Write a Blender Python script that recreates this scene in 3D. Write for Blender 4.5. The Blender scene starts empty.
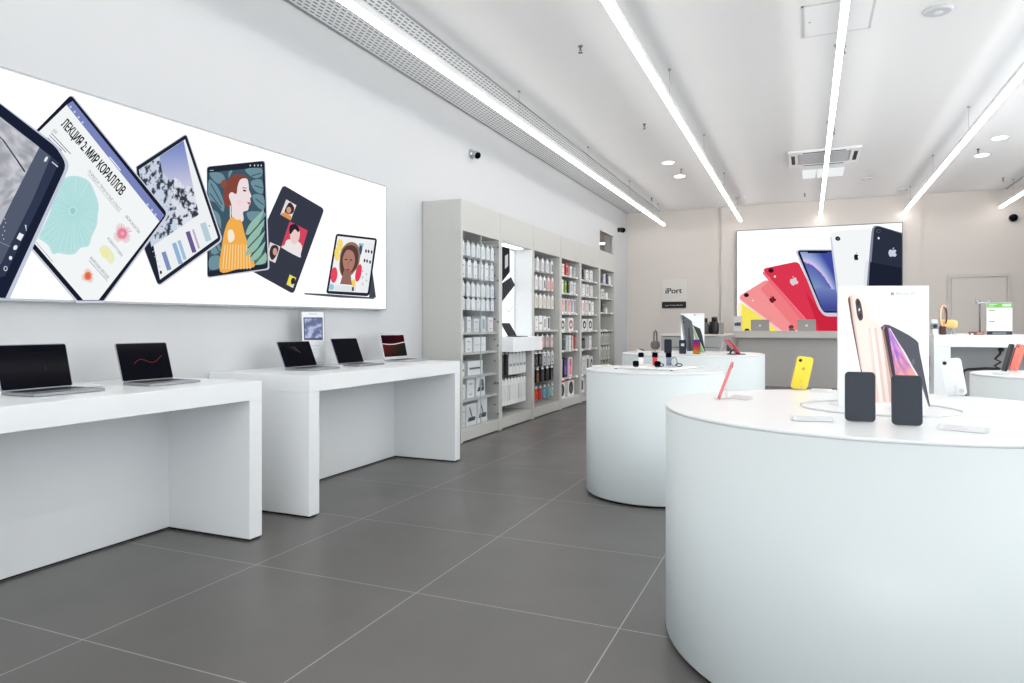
import bpy, bmesh, math, random
from mathutils import Vector, Matrix, noise
random.seed(7)
R = math.radians
SC = bpy.context.scene
COL = SC.collection

# ------------------------------------------------------------------ camera
F_PX, YAW, YH, EYE = 689.63, 0.404297, 326.146, 1.2
cam = bpy.data.cameras.new('camera')
cam.sensor_width = 36.0
cam.lens = F_PX * 36.0 / 1024.0
cam.shift_y = -(341.5 - YH) / 1024.0
cam.clip_start = 0.05
camo = bpy.data.objects.new('camera', cam)
COL.objects.link(camo)
camo.location = (0, 0, EYE)
camo.rotation_euler = (R(90), 0, YAW)
SC.camera = camo

# measuring helpers: a point of the photograph carried on to a known plane of the room
def ray(px, py):
    u = (px - 512) / F_PX
    v = (YH - py) / F_PX
    return Vector((-math.sin(YAW) + u * math.cos(YAW), math.cos(YAW) + u * math.sin(YAW), v))
EYEV = Vector((0, 0, EYE))
def on_x(px, py, x): d = ray(px, py); return EYEV + d * (x / d.x)
def on_y(px, py, y): d = ray(px, py); return EYEV + d * (y / d.y)
def on_z(px, py, z): d = ray(px, py); return EYEV + d * ((z - EYE) / d.z)
def on_plane(px, py, p, n):
    d = ray(px, py)
    return EYEV + d * ((Vector(p) - EYEV).dot(n) / d.dot(n))

# ------------------------------------------------------------------ materials
def lin(c):
    return tuple((x / 255 / 12.92) if x / 255 <= 0.04045 else ((x / 255 + 0.055) / 1.055) ** 2.4 for x in c)
_M = {}
def mat(name, rgb=(200, 200, 200), rough=0.5, metal=0.0, spec=0.5, emit=0.0, coat=0.0):
    if name in _M: return _M[name]
    m = bpy.data.materials.new(name); m.use_nodes = True
    b = m.node_tree.nodes['Principled BSDF']
    b.inputs['Base Color'].default_value = (*lin(rgb), 1)
    b.inputs['Roughness'].default_value = rough
    b.inputs['Metallic'].default_value = metal
    b.inputs['Specular IOR Level'].default_value = spec
    if coat:
        b.inputs['Coat Weight'].default_value = coat
        b.inputs['Coat Roughness'].default_value = 0.05
    if emit:
        b.inputs['Emission Color'].default_value = (*lin(rgb), 1)
        b.inputs['Emission Strength'].default_value = emit
    _M[name] = m
    return m

def speckle(m, scale, amount, rough_amt=0.0, stretch=(1, 1, 1)):
    """faint procedural unevenness of a painted or laminated surface"""
    nt = m.node_tree; b = nt.nodes['Principled BSDF']
    tc = nt.nodes.new('ShaderNodeTexCoord'); mp = nt.nodes.new('ShaderNodeMapping')
    mp.inputs['Scale'].default_value = stretch
    nz = nt.nodes.new('ShaderNodeTexNoise'); nz.inputs['Scale'].default_value = scale
    nz.inputs['Detail'].default_value = 4
    nt.links.new(tc.outputs['Object'], mp.inputs['Vector']); nt.links.new(mp.outputs['Vector'], nz.inputs['Vector'])
    base = b.inputs['Base Color'].default_value[:]
    mx = nt.nodes.new('ShaderNodeMix'); mx.data_type = 'RGBA'
    mx.inputs[6].default_value = tuple(c * (1 - amount) for c in base[:3]) + (1,)
    mx.inputs[7].default_value = tuple(min(1, c * (1 + amount)) for c in base[:3]) + (1,)
    nt.links.new(nz.outputs['Fac'], mx.inputs[0]); nt.links.new(mx.outputs[2], b.inputs['Base Color'])
    if rough_amt:
        mr = nt.nodes.new('ShaderNodeMapRange')
        r0 = b.inputs['Roughness'].default_value
        mr.inputs['To Min'].default_value = r0 - rough_amt; mr.inputs['To Max'].default_value = r0 + rough_amt
        nt.links.new(nz.outputs['Fac'], mr.inputs['Value']); nt.links.new(mr.outputs['Result'], b.inputs['Roughness'])
    return m

WALL = speckle(mat('wall_paint', (204, 206, 208), 0.75, spec=0.2), 3.0, 0.012)
WALLB = speckle(mat('wall_paint_back', (224, 217, 211), 0.75, spec=0.2), 3.0, 0.012)
CEIL = speckle(mat('ceiling_paint', (236, 236, 236), 0.85, spec=0.1), 2.0, 0.01)
WHITE = speckle(mat('white_laminate', (242, 245, 246), 0.32, spec=0.45), 6.0, 0.008)
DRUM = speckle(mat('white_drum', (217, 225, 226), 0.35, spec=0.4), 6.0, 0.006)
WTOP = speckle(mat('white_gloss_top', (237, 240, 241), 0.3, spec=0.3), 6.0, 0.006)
GREYC = speckle(mat('grey_laminate', (196, 196, 192), 0.5, spec=0.3), 5.0, 0.015, stretch=(6, 6, .5))
GREYD = speckle(mat('grey_back_panel', (122, 124, 126), 0.6, spec=0.25), 5.0, 0.015)
BLACKG = mat('black_gap', (14, 14, 15), 0.6)
ALU = mat('aluminium', (176, 178, 182), 0.35, 1.0)
SILV = mat('silver_shell', (196, 198, 202), 0.38, 0.85)
SPACE = mat('dark_grey_shell', (150, 152, 158), 0.38, 0.6)
BLACK = mat('black_plastic', (22, 23, 26), 0.45)
GLASSBLK = mat('black_glass', (4, 5, 15), 0.10, spec=0.05)
PHGLASS = mat('phone_glass', (24, 33, 47), 0.16, spec=0.2)
WPL = mat('white_plastic', (238, 239, 240), 0.4)
CABLE = mat('steel_cable', (168, 170, 174), 0.4, 0.3)

def clear_mat(name, tint, fac, rough=0.05):
    m = bpy.data.materials.new(name); m.use_nodes = True
    nt = m.node_tree; nt.nodes.clear()
    o = nt.nodes.new('ShaderNodeOutputMaterial'); mx = nt.nodes.new('ShaderNodeMixShader')
    t = nt.nodes.new('ShaderNodeBsdfTransparent'); g = nt.nodes.new('ShaderNodeBsdfGlossy')
    t.inputs['Color'].default_value = (*tint, 1); g.inputs['Roughness'].default_value = rough
    mx.inputs['Fac'].default_value = fac
    nt.links.new(t.outputs[0], mx.inputs[1]); nt.links.new(g.outputs[0], mx.inputs[2]); nt.links.new(mx.outputs[0], o.inputs['Surface'])
    return m
ACRYL = clear_mat('clear_acrylic', (0.96, 0.97, 0.975), 0.08)
GLASS = clear_mat('door_glass', (0.975, 0.985, 0.99), 0.06)

def lamp_mat(name, rgb, strength):
    m = bpy.data.materials.new(name); m.use_nodes = True
    nt = m.node_tree; nt.nodes.clear()
    o = nt.nodes.new('ShaderNodeOutputMaterial'); e = nt.nodes.new('ShaderNodeEmission')
    e.inputs['Color'].default_value = (*lin(rgb), 1); e.inputs['Strength'].default_value = strength
    nt.links.new(e.outputs[0], o.inputs['Surface'])
    return m
STRIP = lamp_mat('strip_diffuser', (255, 250, 245), 12.0)
SPOT = lamp_mat('downlight_lens', (255, 246, 234), 14.0)
NICHE = lamp_mat('niche_lamp_lens', (250, 252, 255), 4.0)
TUBE = lamp_mat('corridor_tube', (255, 240, 215), 14.0)
FACE = lamp_mat('lightbox_face', (250, 253, 254), 1.12)

def attr_mat(name, kind, strength=1.0, rough=0.4):
    m = bpy.data.materials.new(name); m.use_nodes = True
    nt = m.node_tree
    a = nt.nodes.new('ShaderNodeAttribute'); a.attribute_name = 'Col'
    b = nt.nodes['Principled BSDF']
    if kind == 'lit':
        o = nt.nodes['Material Output']; e = nt.nodes.new('ShaderNodeEmission')
        e.inputs['Strength'].default_value = strength
        nt.links.new(a.outputs['Color'], e.inputs['Color']); nt.links.new(e.outputs[0], o.inputs['Surface'])
    else:
        b.inputs['Roughness'].default_value = rough
        nt.links.new(a.outputs['Color'], b.inputs['Base Color'])
    return m
PRINT_LIT = attr_mat('backlit_print', 'lit', 0.98)
PRINT = attr_mat('printed_card', 'paper', rough=0.45)
INK = attr_mat('printed_box', 'paper', rough=0.5)

def floor_mat():
    m = bpy.data.materials.new('floor_tiles'); m.use_nodes = True
    nt = m.node_tree; b = nt.nodes['Principled BSDF']; L = nt.links.new
    tc = nt.nodes.new('ShaderNodeTexCoord'); sp = nt.nodes.new('ShaderNodeSeparateXYZ')
    L(tc.outputs['Object'], sp.inputs[0])
    def line(out, off, per, w):
        a = nt.nodes.new('ShaderNodeMath'); a.operation = 'SUBTRACT'; L(out, a.inputs[0]); a.inputs[1].default_value = off - 100 * per
        d = nt.nodes.new('ShaderNodeMath'); d.operation = 'MODULO'; L(a.outputs[0], d.inputs[0]); d.inputs[1].default_value = per
        s = nt.nodes.new('ShaderNodeMath'); s.operation = 'SUBTRACT'; L(d.outputs[0], s.inputs[0]); s.inputs[1].default_value = per / 2
        ab = nt.nodes.new('ShaderNodeMath'); ab.operation = 'ABSOLUTE'; L(s.outputs[0], ab.inputs[0])
        g = nt.nodes.new('ShaderNodeMath'); g.operation = 'GREATER_THAN'; L(ab.outputs[0], g.inputs[0]); g.inputs[1].default_value = per / 2 - w / 2
        return g.outputs[0]
    lx = line(sp.outputs[0], -2.549, 0.932, 0.0045); ly = line(sp.outputs[1], 1.780, 0.903, 0.0042)
    mxm = nt.nodes.new('ShaderNodeMath'); mxm.operation = 'MAXIMUM'; L(lx, mxm.inputs[0]); L(ly, mxm.inputs[1])
    n1 = nt.nodes.new('ShaderNodeTexNoise'); n1.inputs['Scale'].default_value = 1.3; n1.inputs['Detail'].default_value = 6; n1.inputs['Roughness'].default_value = .62
    L(tc.outputs['Object'], n1.inputs['Vector'])
    rp = nt.nodes.new('ShaderNodeMix'); rp.data_type = 'RGBA'
    rp.inputs[6].default_value = (*lin((86, 84, 83)), 1); rp.inputs[7].default_value = (*lin((112, 109, 107)), 1)
    L(n1.outputs['Fac'], rp.inputs[0])
    mc = nt.nodes.new('ShaderNodeMix'); mc.data_type = 'RGBA'
    L(mxm.outputs[0], mc.inputs[0]); L(rp.outputs[2], mc.inputs[6]); mc.inputs[7].default_value = (*lin((172, 172, 172)), 1)
    L(mc.outputs[2], b.inputs['Base Color'])
    n2 = nt.nodes.new('ShaderNodeTexNoise'); n2.inputs['Scale'].default_value = 2.2; n2.inputs['Detail'].default_value = 5
    L(tc.outputs['Object'], n2.inputs['Vector'])
    mr = nt.nodes.new('ShaderNodeMapRange'); mr.inputs['To Min'].default_value = .27; mr.inputs['To Max'].default_value = .40
    L(n2.outputs['Fac'], mr.inputs['Value']); L(mr.outputs['Result'], b.inputs['Roughness'])
    b.inputs['Specular IOR Level'].default_value = 0.5
    return m

def grille_mat():
    m = bpy.data.materials.new('perforated_metal'); m.use_nodes = True
    nt = m.node_tree; b = nt.nodes['Principled BSDF']; L = nt.links.new
    tc = nt.nodes.new('ShaderNodeTexCoord'); mp = nt.nodes.new('ShaderNodeMapping')
    mp.inputs['Rotation'].default_value = (0, 0, R(90))
    L(tc.outputs['Object'], mp.inputs['Vector'])
    br = nt.nodes.new('ShaderNodeTexBrick')
    br.inputs['Color1'].default_value = (*lin((128, 132, 136)), 1); br.inputs['Color2'].default_value = (*lin((140, 143, 146)), 1)
    br.inputs['Mortar'].default_value = (*lin((232, 234, 235)), 1)
    br.inputs['Scale'].default_value = 1.0; br.inputs['Mortar Size'].default_value = 0.0125
    br.inputs['Mortar Smooth'].default_value = 0.1
    br.inputs['Brick Width'].default_value = 0.075; br.inputs['Row Height'].default_value = 0.042
    L(mp.outputs['Vector'], br.inputs['Vector']); L(br.outputs['Color'], b.inputs['Base Color'])
    b.inputs['Roughness'].default_value = 0.5
    return m

# ------------------------------------------------------------------ mesh building
class MB:
    def __init__(s): s.bm = bmesh.new(); s.mi = 0
    def _add(s, vs, fs):
        v = [s.bm.verts.new(p) for p in vs]
        for f in fs:
            try: fc = s.bm.faces.new([v[i] for i in f]); fc.material_index = s.mi
            except ValueError: pass
        return v
    def box(s, a, b, bev=0.0):
        x0, y0, z0 = (min(a[i], b[i]) for i in range(3)); x1, y1, z1 = (max(a[i], b[i]) for i in range(3))
        if bev <= 0:
            s._add([(x0,y0,z0),(x1,y0,z0),(x1,y1,z0),(x0,y1,z0),(x0,y0,z1),(x1,y0,z1),(x1,y1,z1),(x0,y1,z1)],
                   [(3,2,1,0),(4,5,6,7),(0,1,5,4),(1,2,6,5),(2,3,7,6),(3,0,4,7)])
            return s
        t = bmesh.new()
        bmesh.ops.create_cube(t, size=1.0)
        for v in t.verts:
            v.co = Vector(((x0+x1)/2 + v.co.x*(x1-x0), (y0+y1)/2 + v.co.y*(y1-y0), (z0+z1)/2 + v.co.z*(z1-z0)))
        bmesh.ops.bevel(t, geom=t.edges[:], offset=bev, segments=2, affect='EDGES', profile=.5)
        s.merge(t); return s
    def merge(s, t, M=None):
        if M is not None: bmesh.ops.transform(t, matrix=M, verts=t.verts[:])
        mp = {v: s.bm.verts.new(v.co) for v in t.verts}
        for f in t.faces:
            try: nf = s.bm.faces.new([mp[v] for v in f.verts]); nf.material_index = s.mi; nf.smooth = f.smooth
            except ValueError: pass
        t.free()
    def prism(s, pts, d):
        """closed 3-D outline pushed along vector d"""
        n = len(pts); d = Vector(d); P = [Vector(p) for p in pts]
        s._add(P + [p + d for p in P], [tuple(range(n-1, -1, -1)), tuple(range(n, 2*n))] + [(i, (i+1) % n, n+(i+1) % n, n+i) for i in range(n)])
        return s
    def lathe(s, prof, c=(0,0,0), n=24, axis='z', smooth=True):
        vs = []; k = len(prof)
        for i in range(n):
            a = 2*math.pi*i/n
            for r, h in prof:
                p = (r*math.cos(a), r*math.sin(a), h)
                if axis == 'x': p = (h, p[0], p[1])
                if axis == 'y': p = (p[1], h, p[0])
                vs.append((c[0]+p[0], c[1]+p[1], c[2]+p[2]))
        v = [s.bm.verts.new(p) for p in vs]
        for i in range(n):
            for j in range(k-1):
                q = [v[i*k+j], v[((i+1)%n)*k+j], v[((i+1)%n)*k+j+1], v[i*k+j+1]]
                f = s.bm.faces.new(q); f.material_index = s.mi; f.smooth = smooth and abs(prof[j][1]-prof[j+1][1]) > 1e-5
        for j, rev in ((0, True), (k-1, False)):
            if prof[j][0] > 1e-6:
                ring = [v[i*k+j] for i in range(n)]
                f = s.bm.faces.new(ring[::-1] if rev else ring); f.material_index = s.mi
        bmesh.ops.remove_doubles(s.bm, verts=v, dist=1e-6)
        return s
    def tube(s, pts, r, n=8, closed=False):
        P = [Vector(p) for p in pts]; m = len(P); rings = []
        rr = r if isinstance(r, (list, tuple)) else [r]*m
        up = None
        for i in range(m):
            a = P[(i-1) % m] if (closed or i > 0) else P[i]; b = P[(i+1) % m] if (closed or i < m-1) else P[i]
            t = (b-a).normalized()
            if up is None: up = Vector((0,0,1)) if abs(t.z) < .9 else Vector((1,0,0))
            x = t.cross(up).normalized(); up = x.cross(t).normalized()
            rings.append([s.bm.verts.new(P[i] + (x*math.cos(2*math.pi*j/n) + up*math.sin(2*math.pi*j/n))*rr[i]) for j in range(n)])
        for i in range(m if closed else m-1):
            A, B = rings[i], rings[(i+1) % m]
            for j in range(n):
                f = s.bm.faces.new([A[j], A[(j+1)%n], B[(j+1)%n], B[j]]); f.smooth = True; f.material_index = s.mi
        if not closed:
            s.bm.faces.new(rings[0]).material_index = s.mi; s.bm.faces.new(rings[-1][::-1]).material_index = s.mi
        return s
    def slab(s, w, h, t, r, M=None, seg=5, bev=0.0):
        """rounded-rectangle plate: width w along x, height h along z from 0, thickness t along y (front at y=-t/2)"""
        pts = rrect(w, h, r, seg)
        tb = bmesh.new()
        n = len(pts)
        fr = [tb.verts.new((x, -t/2, z)) for x, z in pts]; bk = [tb.verts.new((x, t/2, z)) for x, z in pts]
        tb.faces.new(fr); tb.faces.new(bk[::-1])
        for i in range(n):
            f = tb.faces.new([fr[(i+1)%n], fr[i], bk[i], bk[(i+1)%n]]); f.smooth = True
        if bev: bmesh.ops.bevel(tb, geom=[e for e in tb.edges if abs(e.verts[0].co.y-e.verts[1].co.y) < 1e-6], offset=bev, segments=2, affect='EDGES')
        s.merge(tb, M); return s
    def build(s, name, mats, parent=None, local=True):
        me = bpy.data.meshes.new(name)
        bmesh.ops.recalc_face_normals(s.bm, faces=s.bm.faces[:])
        if parent is not None and not local:
            bmesh.ops.translate(s.bm, vec=-Vector(parent.location), verts=s.bm.verts[:])
        s.bm.to_mesh(me); s.bm.free()
        for m in (mats if isinstance(mats, (list, tuple)) else [mats]): me.materials.append(m)
        o = bpy.data.objects.new(name, me); COL.objects.link(o)
        if parent is not None: o.parent = parent
        return o

def rrect(w, h, r, seg=5):
    pts = []
    for cx, cz, a0 in ((w/2-r, h-r, 0), (-w/2+r, h-r, 90), (-w/2+r, r, 180), (w/2-r, r, 270)):
        for i in range(seg+1):
            a = R(a0 + 90*i/seg); pts.append((cx + r*math.cos(a), cz + r*math.sin(a)))
    return pts

def tag(o, label, cat, group=None):
    o['label'] = label; o['category'] = cat
    if group: o['group'] = group
    return o
def thing(name, label, cat, loc=(0,0,0), rz=0.0, group=None):
    o = bpy.data.objects.new(name, None); COL.objects.link(o)
    o.location = loc; o.rotation_euler = (0, 0, rz); o.empty_display_size = .05
    return tag(o, label, cat, group)
def struct(name, mb, m, parent=None):
    o = mb.build(name, m, parent)
    if parent is None: o['kind'] = 'structure'
    return o

# ------------------------------------------------------------------ printed art (flat shapes on a real panel)
def smooth(pts, n=5):
    P = [Vector((p[0], p[1])) for p in pts]; m = len(P); out = []
    for i in range(m):
        a, b, c, d = P[(i-1) % m], P[i], P[(i+1) % m], P[(i+2) % m]
        for k in range(n):
            t = k/n
            q = 0.5*((2*b) + (c-a)*t + (2*a-5*b+4*c-d)*t*t + (3*b-a-3*c+d)*t**3)
            out.append((q.x, q.y))
    return out
def rounded(pts, r, n=4):
    """polygon with its corners rounded"""
    P = [Vector((p[0], p[1])) for p in pts]; m = len(P); out = []
    for i in range(m):
        a, b, c = P[(i-1) % m], P[i], P[(i+1) % m]
        rr = r[i] if isinstance(r, (list, tuple)) else r
        if rr <= 0: out.append((b.x, b.y)); continue
        p0 = b + (a-b).normalized()*min(rr, (a-b).length*.45); p1 = b + (c-b).normalized()*min(rr, (c-b).length*.45)
        for k in range(n+1):
            t = k/n; q = p0*(1-t)**2 + b*2*t*(1-t) + p1*t*t; out.append((q.x, q.y))
    return out
def ell(cx, cy, rx, ry, rot=0, n=18):
    c, s = math.cos(R(rot)), math.sin(R(rot)); o = []
    for i in range(n):
        a = 2*math.pi*i/n; x, y = rx*math.cos(a), ry*math.sin(a); o.append((cx + x*c - y*s, cy + x*s + y*c))
    return o
APPLE_B = smooth([(0,.27),(.13,.33),(.27,.35),(.41,.25),(.45,.19),(.37,.10),(.34,-.03),(.38,-.15),(.48,-.22),(.41,-.37),(.28,-.5),(.14,-.47),(0,-.43),(-.14,-.47),(-.28,-.5),(-.43,-.3),(-.49,-.02),(-.43,.22),(-.28,.35),(-.13,.33)], 3)
APPLE_L = smooth([(0,.38),(.03,.50),(.16,.62),(.14,.47)], 3)

_TXT = {}
def text_tris(s):
    if s in _TXT: return _TXT[s]
    cu = bpy.data.curves.new('lettering', 'FONT'); cu.body = s; cu.size = 1.0; cu.resolution_u = 3
    ob = bpy.data.objects.new('lettering', cu); COL.objects.link(ob)
    dg = bpy.context.evaluated_depsgraph_get(); dg.update()
    me = ob.evaluated_get(dg).to_mesh()
    me.calc_loop_triangles()
    tr = [[(me.vertices[i].co.x, me.vertices[i].co.y) for i in t.vertices] for t in me.loop_triangles]
    ob.evaluated_get(dg).to_mesh_clear()
    bpy.data.objects.remove(ob); bpy.data.curves.remove(cu)
    xs = [p[0] for t in tr for p in t] or [0, 1]
    _TXT[s] = (tr, min(xs), max(xs)); return _TXT[s]

class Art:
    def __init__(s, fmap, normal, layer=0, step=0.00002):
        s.f = fmap; s.n = Vector(normal).normalized(); s.k = layer; s.step = step
        s.v = []; s.fc = []; s.c = []
    def poly(s, pts, col, col2=None):
        """col2: colour at the lower end of the outline (a printed gradient)"""
        s.k += 1; o = len(s.v); off = s.n*(s.step*s.k)
        ys = [p[1] for p in pts]; y0, y1 = min(ys), max(ys)
        for p in pts:
            s.v.append(s.f(p[0], p[1]) + off)
            if col2 is None: s.c.append(lin(col))
            else:
                t = (p[1]-y0)/max(1e-6, y1-y0); s.c.append(lin(tuple(col[i]*(1-t)+col2[i]*t for i in range(3))))
        s.fc.append(tuple(range(o, o+len(pts)))); return s
    def line(s, a, b, w, col, w2=None):
        a, b = Vector(a), Vector(b); d = (b-a).normalized(); q = Vector((-d.y, d.x)); w2 = w if w2 is None else w2
        return s.poly([a+q*w/2, b+q*w2/2, b-q*w2/2, a-q*w/2], col)
    def grid(s, q, nu, nv, fn):
        """q: four corners (tl,tr,br,bl); fn(u,v)->rgb"""
        s.k += 1; off = s.n*(s.step*s.k); o = len(s.v)
        tl, tr, br, bl = (Vector(p) for p in q)
        for j in range(nv+1):
            for i in range(nu+1):
                u, v = i/nu, j/nv
                p = (tl*(1-u)+tr*u)*(1-v) + (bl*(1-u)+br*u)*v
                s.v.append(s.f(p.x, p.y)+off); s.c.append(lin(fn(u, v)))
        for j in range(nv):
            for i in range(nu):
                a = o + j*(nu+1)+i; s.fc.append((a, a+1, a+nu+2, a+nu+1))
        return s
    def text(s, st, p0, p1, up, col, squeeze=True):
        """lettering from p0 to p1 along its baseline, up: the cap-height vector"""
        tr, x0, x1 = text_tris(st); s.k += 1; off = s.n*(s.step*s.k)
        p0, p1, up = Vector(p0), Vector(p1), Vector(up)
        for t in tr:
            o = len(s.v)
            for x, y in t:
                q = p0 + (p1-p0)*((x-x0)/(x1-x0)) + up*(y/0.72)
                s.v.append(s.f(q.x, q.y)+off); s.c.append(lin(col))
            s.fc.append((o, o+1, o+2))
        return s
    def apple(s, cx, cy, h, col, rot=0, sx=1.0, col2=None):
        c, n = math.cos(R(rot)), math.sin(R(rot))
        for sh in (APPLE_B, APPLE_L):
            s.poly([(cx + (x*sx*c + y*n)*h, cy + (x*sx*n - y*c)*h) for x, y in sh], col, col2)
        return s
    def build(s, name, m, parent):
        me = bpy.data.meshes.new(name)
        P = Vector(parent.location) if parent is not None else Vector((0,0,0))
        me.from_pydata([tuple(v-P) for v in s.v], [], s.fc)
        at = me.attributes.new('Col', 'FLOAT_COLOR', 'POINT')
        for i, c in enumerate(s.c): at.data[i].color = (*c, 1)
        me.materials.append(m)
        o = bpy.data.objects.new(name, me); COL.objects.link(o)
        if parent is not None: o.parent = parent
        return o
def mixc(a, b, t): t = max(0, min(1, t)); return tuple(a[i]*(1-t)+b[i]*t for i in range(3))
def nz(u, v, sc, seed=0): return noise.fractal(Vector((u*sc, v*sc, seed*7.3)), 1.0, 2.0, 5)

# ------------------------------------------------------------------ the room
WX, RX, BY, CZ, FY = -3.694, 4.07, 15.156, 3.713, -7.0
struct('floor', MB().box((WX-.2, FY, -.1), (RX+.2, BY+.2, 0)), floor_mat())
struct('ceiling', MB().box((WX-.2, FY, CZ), (RX+.2, BY+.2, CZ+.12)), CEIL)
TY0, TY1, TZ0, TZ1 = 12.974, 14.03, 2.60, 3.10
w = MB()
w.box((WX-.2, FY, 0), (WX, TY0, CZ)); w.box((WX-.2, TY1, 0), (WX, BY, CZ))
w.box((WX-.2, TY0, 0), (WX, TY1, TZ0)); w.box((WX-.2, TY0, TZ1), (WX, TY1, CZ))
struct('wall_left', w, WALL)
w = MB(); w.box((RX, 11.0, 0), (RX+.2, BY, CZ)); w.box((RX, FY, 3.3), (RX+.2, 11.0, CZ)); w.box((RX, FY, 0), (RX+.2, 11.0, .15)); w.box((RX, FY, .15), (RX+.2, .6, 3.3))  # unseen window openings added to let daylight fill from the right
for yy in (3.2, 5.8, 8.4): w.box((RX+.05, yy-.05, .15), (RX+.15, yy+.05, 3.3))
struct('wall_right', w, WALL)
w = MB(); w.box((WX-.2, BY, 0), (RX+.2, BY+.2, CZ)); w.box((-1.67, BY-.05, 0), (2.0, BY, CZ))
struct('wall_back', w, WALLB)
w = MB(); w.box((WX-.2, FY-.2, 3.45), (RX+.2, FY, CZ)); w.box((WX-.2, FY-.2, 0), (RX+.2, FY, .12))  # unseen front left open, added to bring daylight in behind the camera
for xx in (WX-.1, -1.1, 1.5, RX+.0): w.box((xx-.05, FY-.16, .12), (xx+.05, FY-.04, 3.45))
struct('wall_front', w, WALL)
# transom window into the corridor
BEIGE = mat('corridor_paint', (196, 184, 168), 0.8)
w = MB(); w.box((WX-1.3, TY0-.5, 2.2), (WX-1.2, TY1+1.4, 3.5)); w.box((WX-1.2, TY1+1.3, 2.2), (WX-.2, TY1+1.4, 3.5)); w.box((WX-1.2, TY0-.5, 2.2), (WX-.2, TY0-.4, 3.5))
w.box((WX-1.3, TY0-.5, 3.5), (WX-.2, TY1+1.4, 3.55)); w.box((WX-1.3, TY0-.5, 2.15), (WX-.2, TY1+1.4, 2.2))
struct('wall_corridor', w, BEIGE)
wn = thing('window_1', 'small high window in the left wall showing a beige corridor', 'window', (WX-.1, (TY0+TY1)/2, TZ0)); wn['kind'] = 'structure'
w = MB()
for a, b in (((WX-.05, TY0, TZ0), (WX-.01, TY0+.03, TZ1)), ((WX-.05, TY1-.03, TZ0), (WX-.01, TY1, TZ1)), ((WX-.05, TY0, TZ0), (WX-.01, TY1, TZ0+.03)), ((WX-.05, TY0, TZ1-.03), (WX-.01, TY1, TZ1))): w.box(a, b)
w.build('window_frame', WALLB, wn, False)
MB().box((WX-.035, TY0+.03, TZ0+.03), (WX-.029, TY1-.03, TZ1-.03)).build('window_pane', GLASS, wn, False)
t = thing('tube_light', 'warm tube light glowing inside the corridor beyond the high window', 'lamp', (-4.4, 15.25, 3.05))
MB().box((-4.72, 15.28, 3.055), (-4.18, 15.33, 3.115)).build('housing', WPL, t, False)
MB().box((-4.70, 15.265, 3.068), (-4.20, 15.28, 3.102)).build('diffuser', TUBE, t, False)
# flush door in the back wall
dr = thing('door_1', 'flush beige door in the back wall', 'door', (2.92, BY, 0)); dr['kind'] = 'structure'
MB().box((2.49, BY-.015, 0.0), (3.35, BY-.001, 2.10)).build('door_leaf', WALLB, dr, False)
w = MB(); w.box((2.42, BY-.03, 0), (2.48, BY, 2.17)); w.box((3.36, BY-.03, 0), (3.42, BY, 2.17)); w.box((2.48, BY-.03, 2.11), (3.36, BY, 2.17))
w.build('door_frame', mat('door_trim', (212, 206, 200), .6), dr, False)
w = MB(); w.lathe([(.006, 0), (.006, .05)], (3.27, BY-.065, 1.05), 10, 'y'); w.tube([(3.27, BY-.06, 1.05), (3.16, BY-.06, 1.05)], .009)
w.build('door_handle', ALU, dr, False)
struct('baseboard_back', MB().box((WX, BY-.07, 0), (-1.69, BY-.0, .07)), WALLB)

# ------------------------------------------------------------------ ceiling fixtures
GR = grille_mat()
def grille(x0, x1, label):
    t = thing('ceiling_grille', label, 'ceiling grille', ((x0+x1)/2, 6, CZ-.012), 0, 'perforated ceiling strips')
    MB().box((x0+.012, FY+.1, CZ-.010), (x1-.012, BY-.06, CZ-.001)).build('perforated_sheet', GR, t, False)
    w = MB()
    for xx in (x0, x1-.012): w.box((xx, FY+.1, CZ-.016), (xx+.012, BY-.05, CZ))
    w.build('edge_trim', mat('grille_trim', (150, 154, 158), .5), t, False)
grille(WX+.02, -2.95, 'grey perforated ceiling strip beside the left wall')
grille(3.33, RX-.02, 'grey perforated ceiling strip at the right side of the ceiling')

ORDN = ['first', 'second', 'third', 'fourth', 'fifth', 'sixth', 'seventh', 'eighth', 'ninth', 'tenth']
LX = [((-2.848, -6.6), (-2.815, 14.86)), ((-1.203, -6.6), (-1.255, 14.9)), ((.235, -6.6), (.238, 15.05)), ((1.68, -6.6), (1.705, 15.05)), ((3.19, -6.6), (3.24, 15.05))]
LLAB = ['hanging linear light under the left perforated strip', 'hanging linear light ending just left of the back wall poster', 'hanging linear light passing below the air conditioning cassette',
        'hanging linear light ending above the right end of the back wall poster', 'hanging linear light under the right perforated strip']
LZ = 3.35
for (a, b), lab in zip(LX, LLAB):
    t = thing('linear_light', 'long white ' + lab, 'lamp', ((a[0]+b[0])/2, 7, LZ), 0, 'hanging linear lights')
    d = b[0]-a[0]
    def strip(x0, x1, z0, z1):
        w = MB(); w.prism([(a[0]+x0, a[1], z0), (a[0]+x1, a[1], z0), (a[0]+x1, a[1], z1), (a[0]+x0, a[1], z1)], (d, b[1]-a[1], 0)); return w
    strip(-.0225, .0225, LZ+.034, LZ+.08).build('housing', WPL, t, False)
    strip(-.0235, .0235, LZ, LZ+.034).build('diffuser', STRIP, t, False)
    for yy in (-5.5, -3.05, -.6, 1.9, 4.35, 6.8, 9.3, 11.75, 14.2):
        xx = a[0] + d*(yy-a[1])/(b[1]-a[1])
        w = MB(); w.tube([(xx, yy, LZ+.08), (xx, yy, CZ-.02)], .0022, 6); w.lathe([(.013, -.018), (.016, -.004), (.016, 0)], (xx, yy, CZ), 12)
        w.build('suspension_cable', CABLE, t, False)

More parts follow.
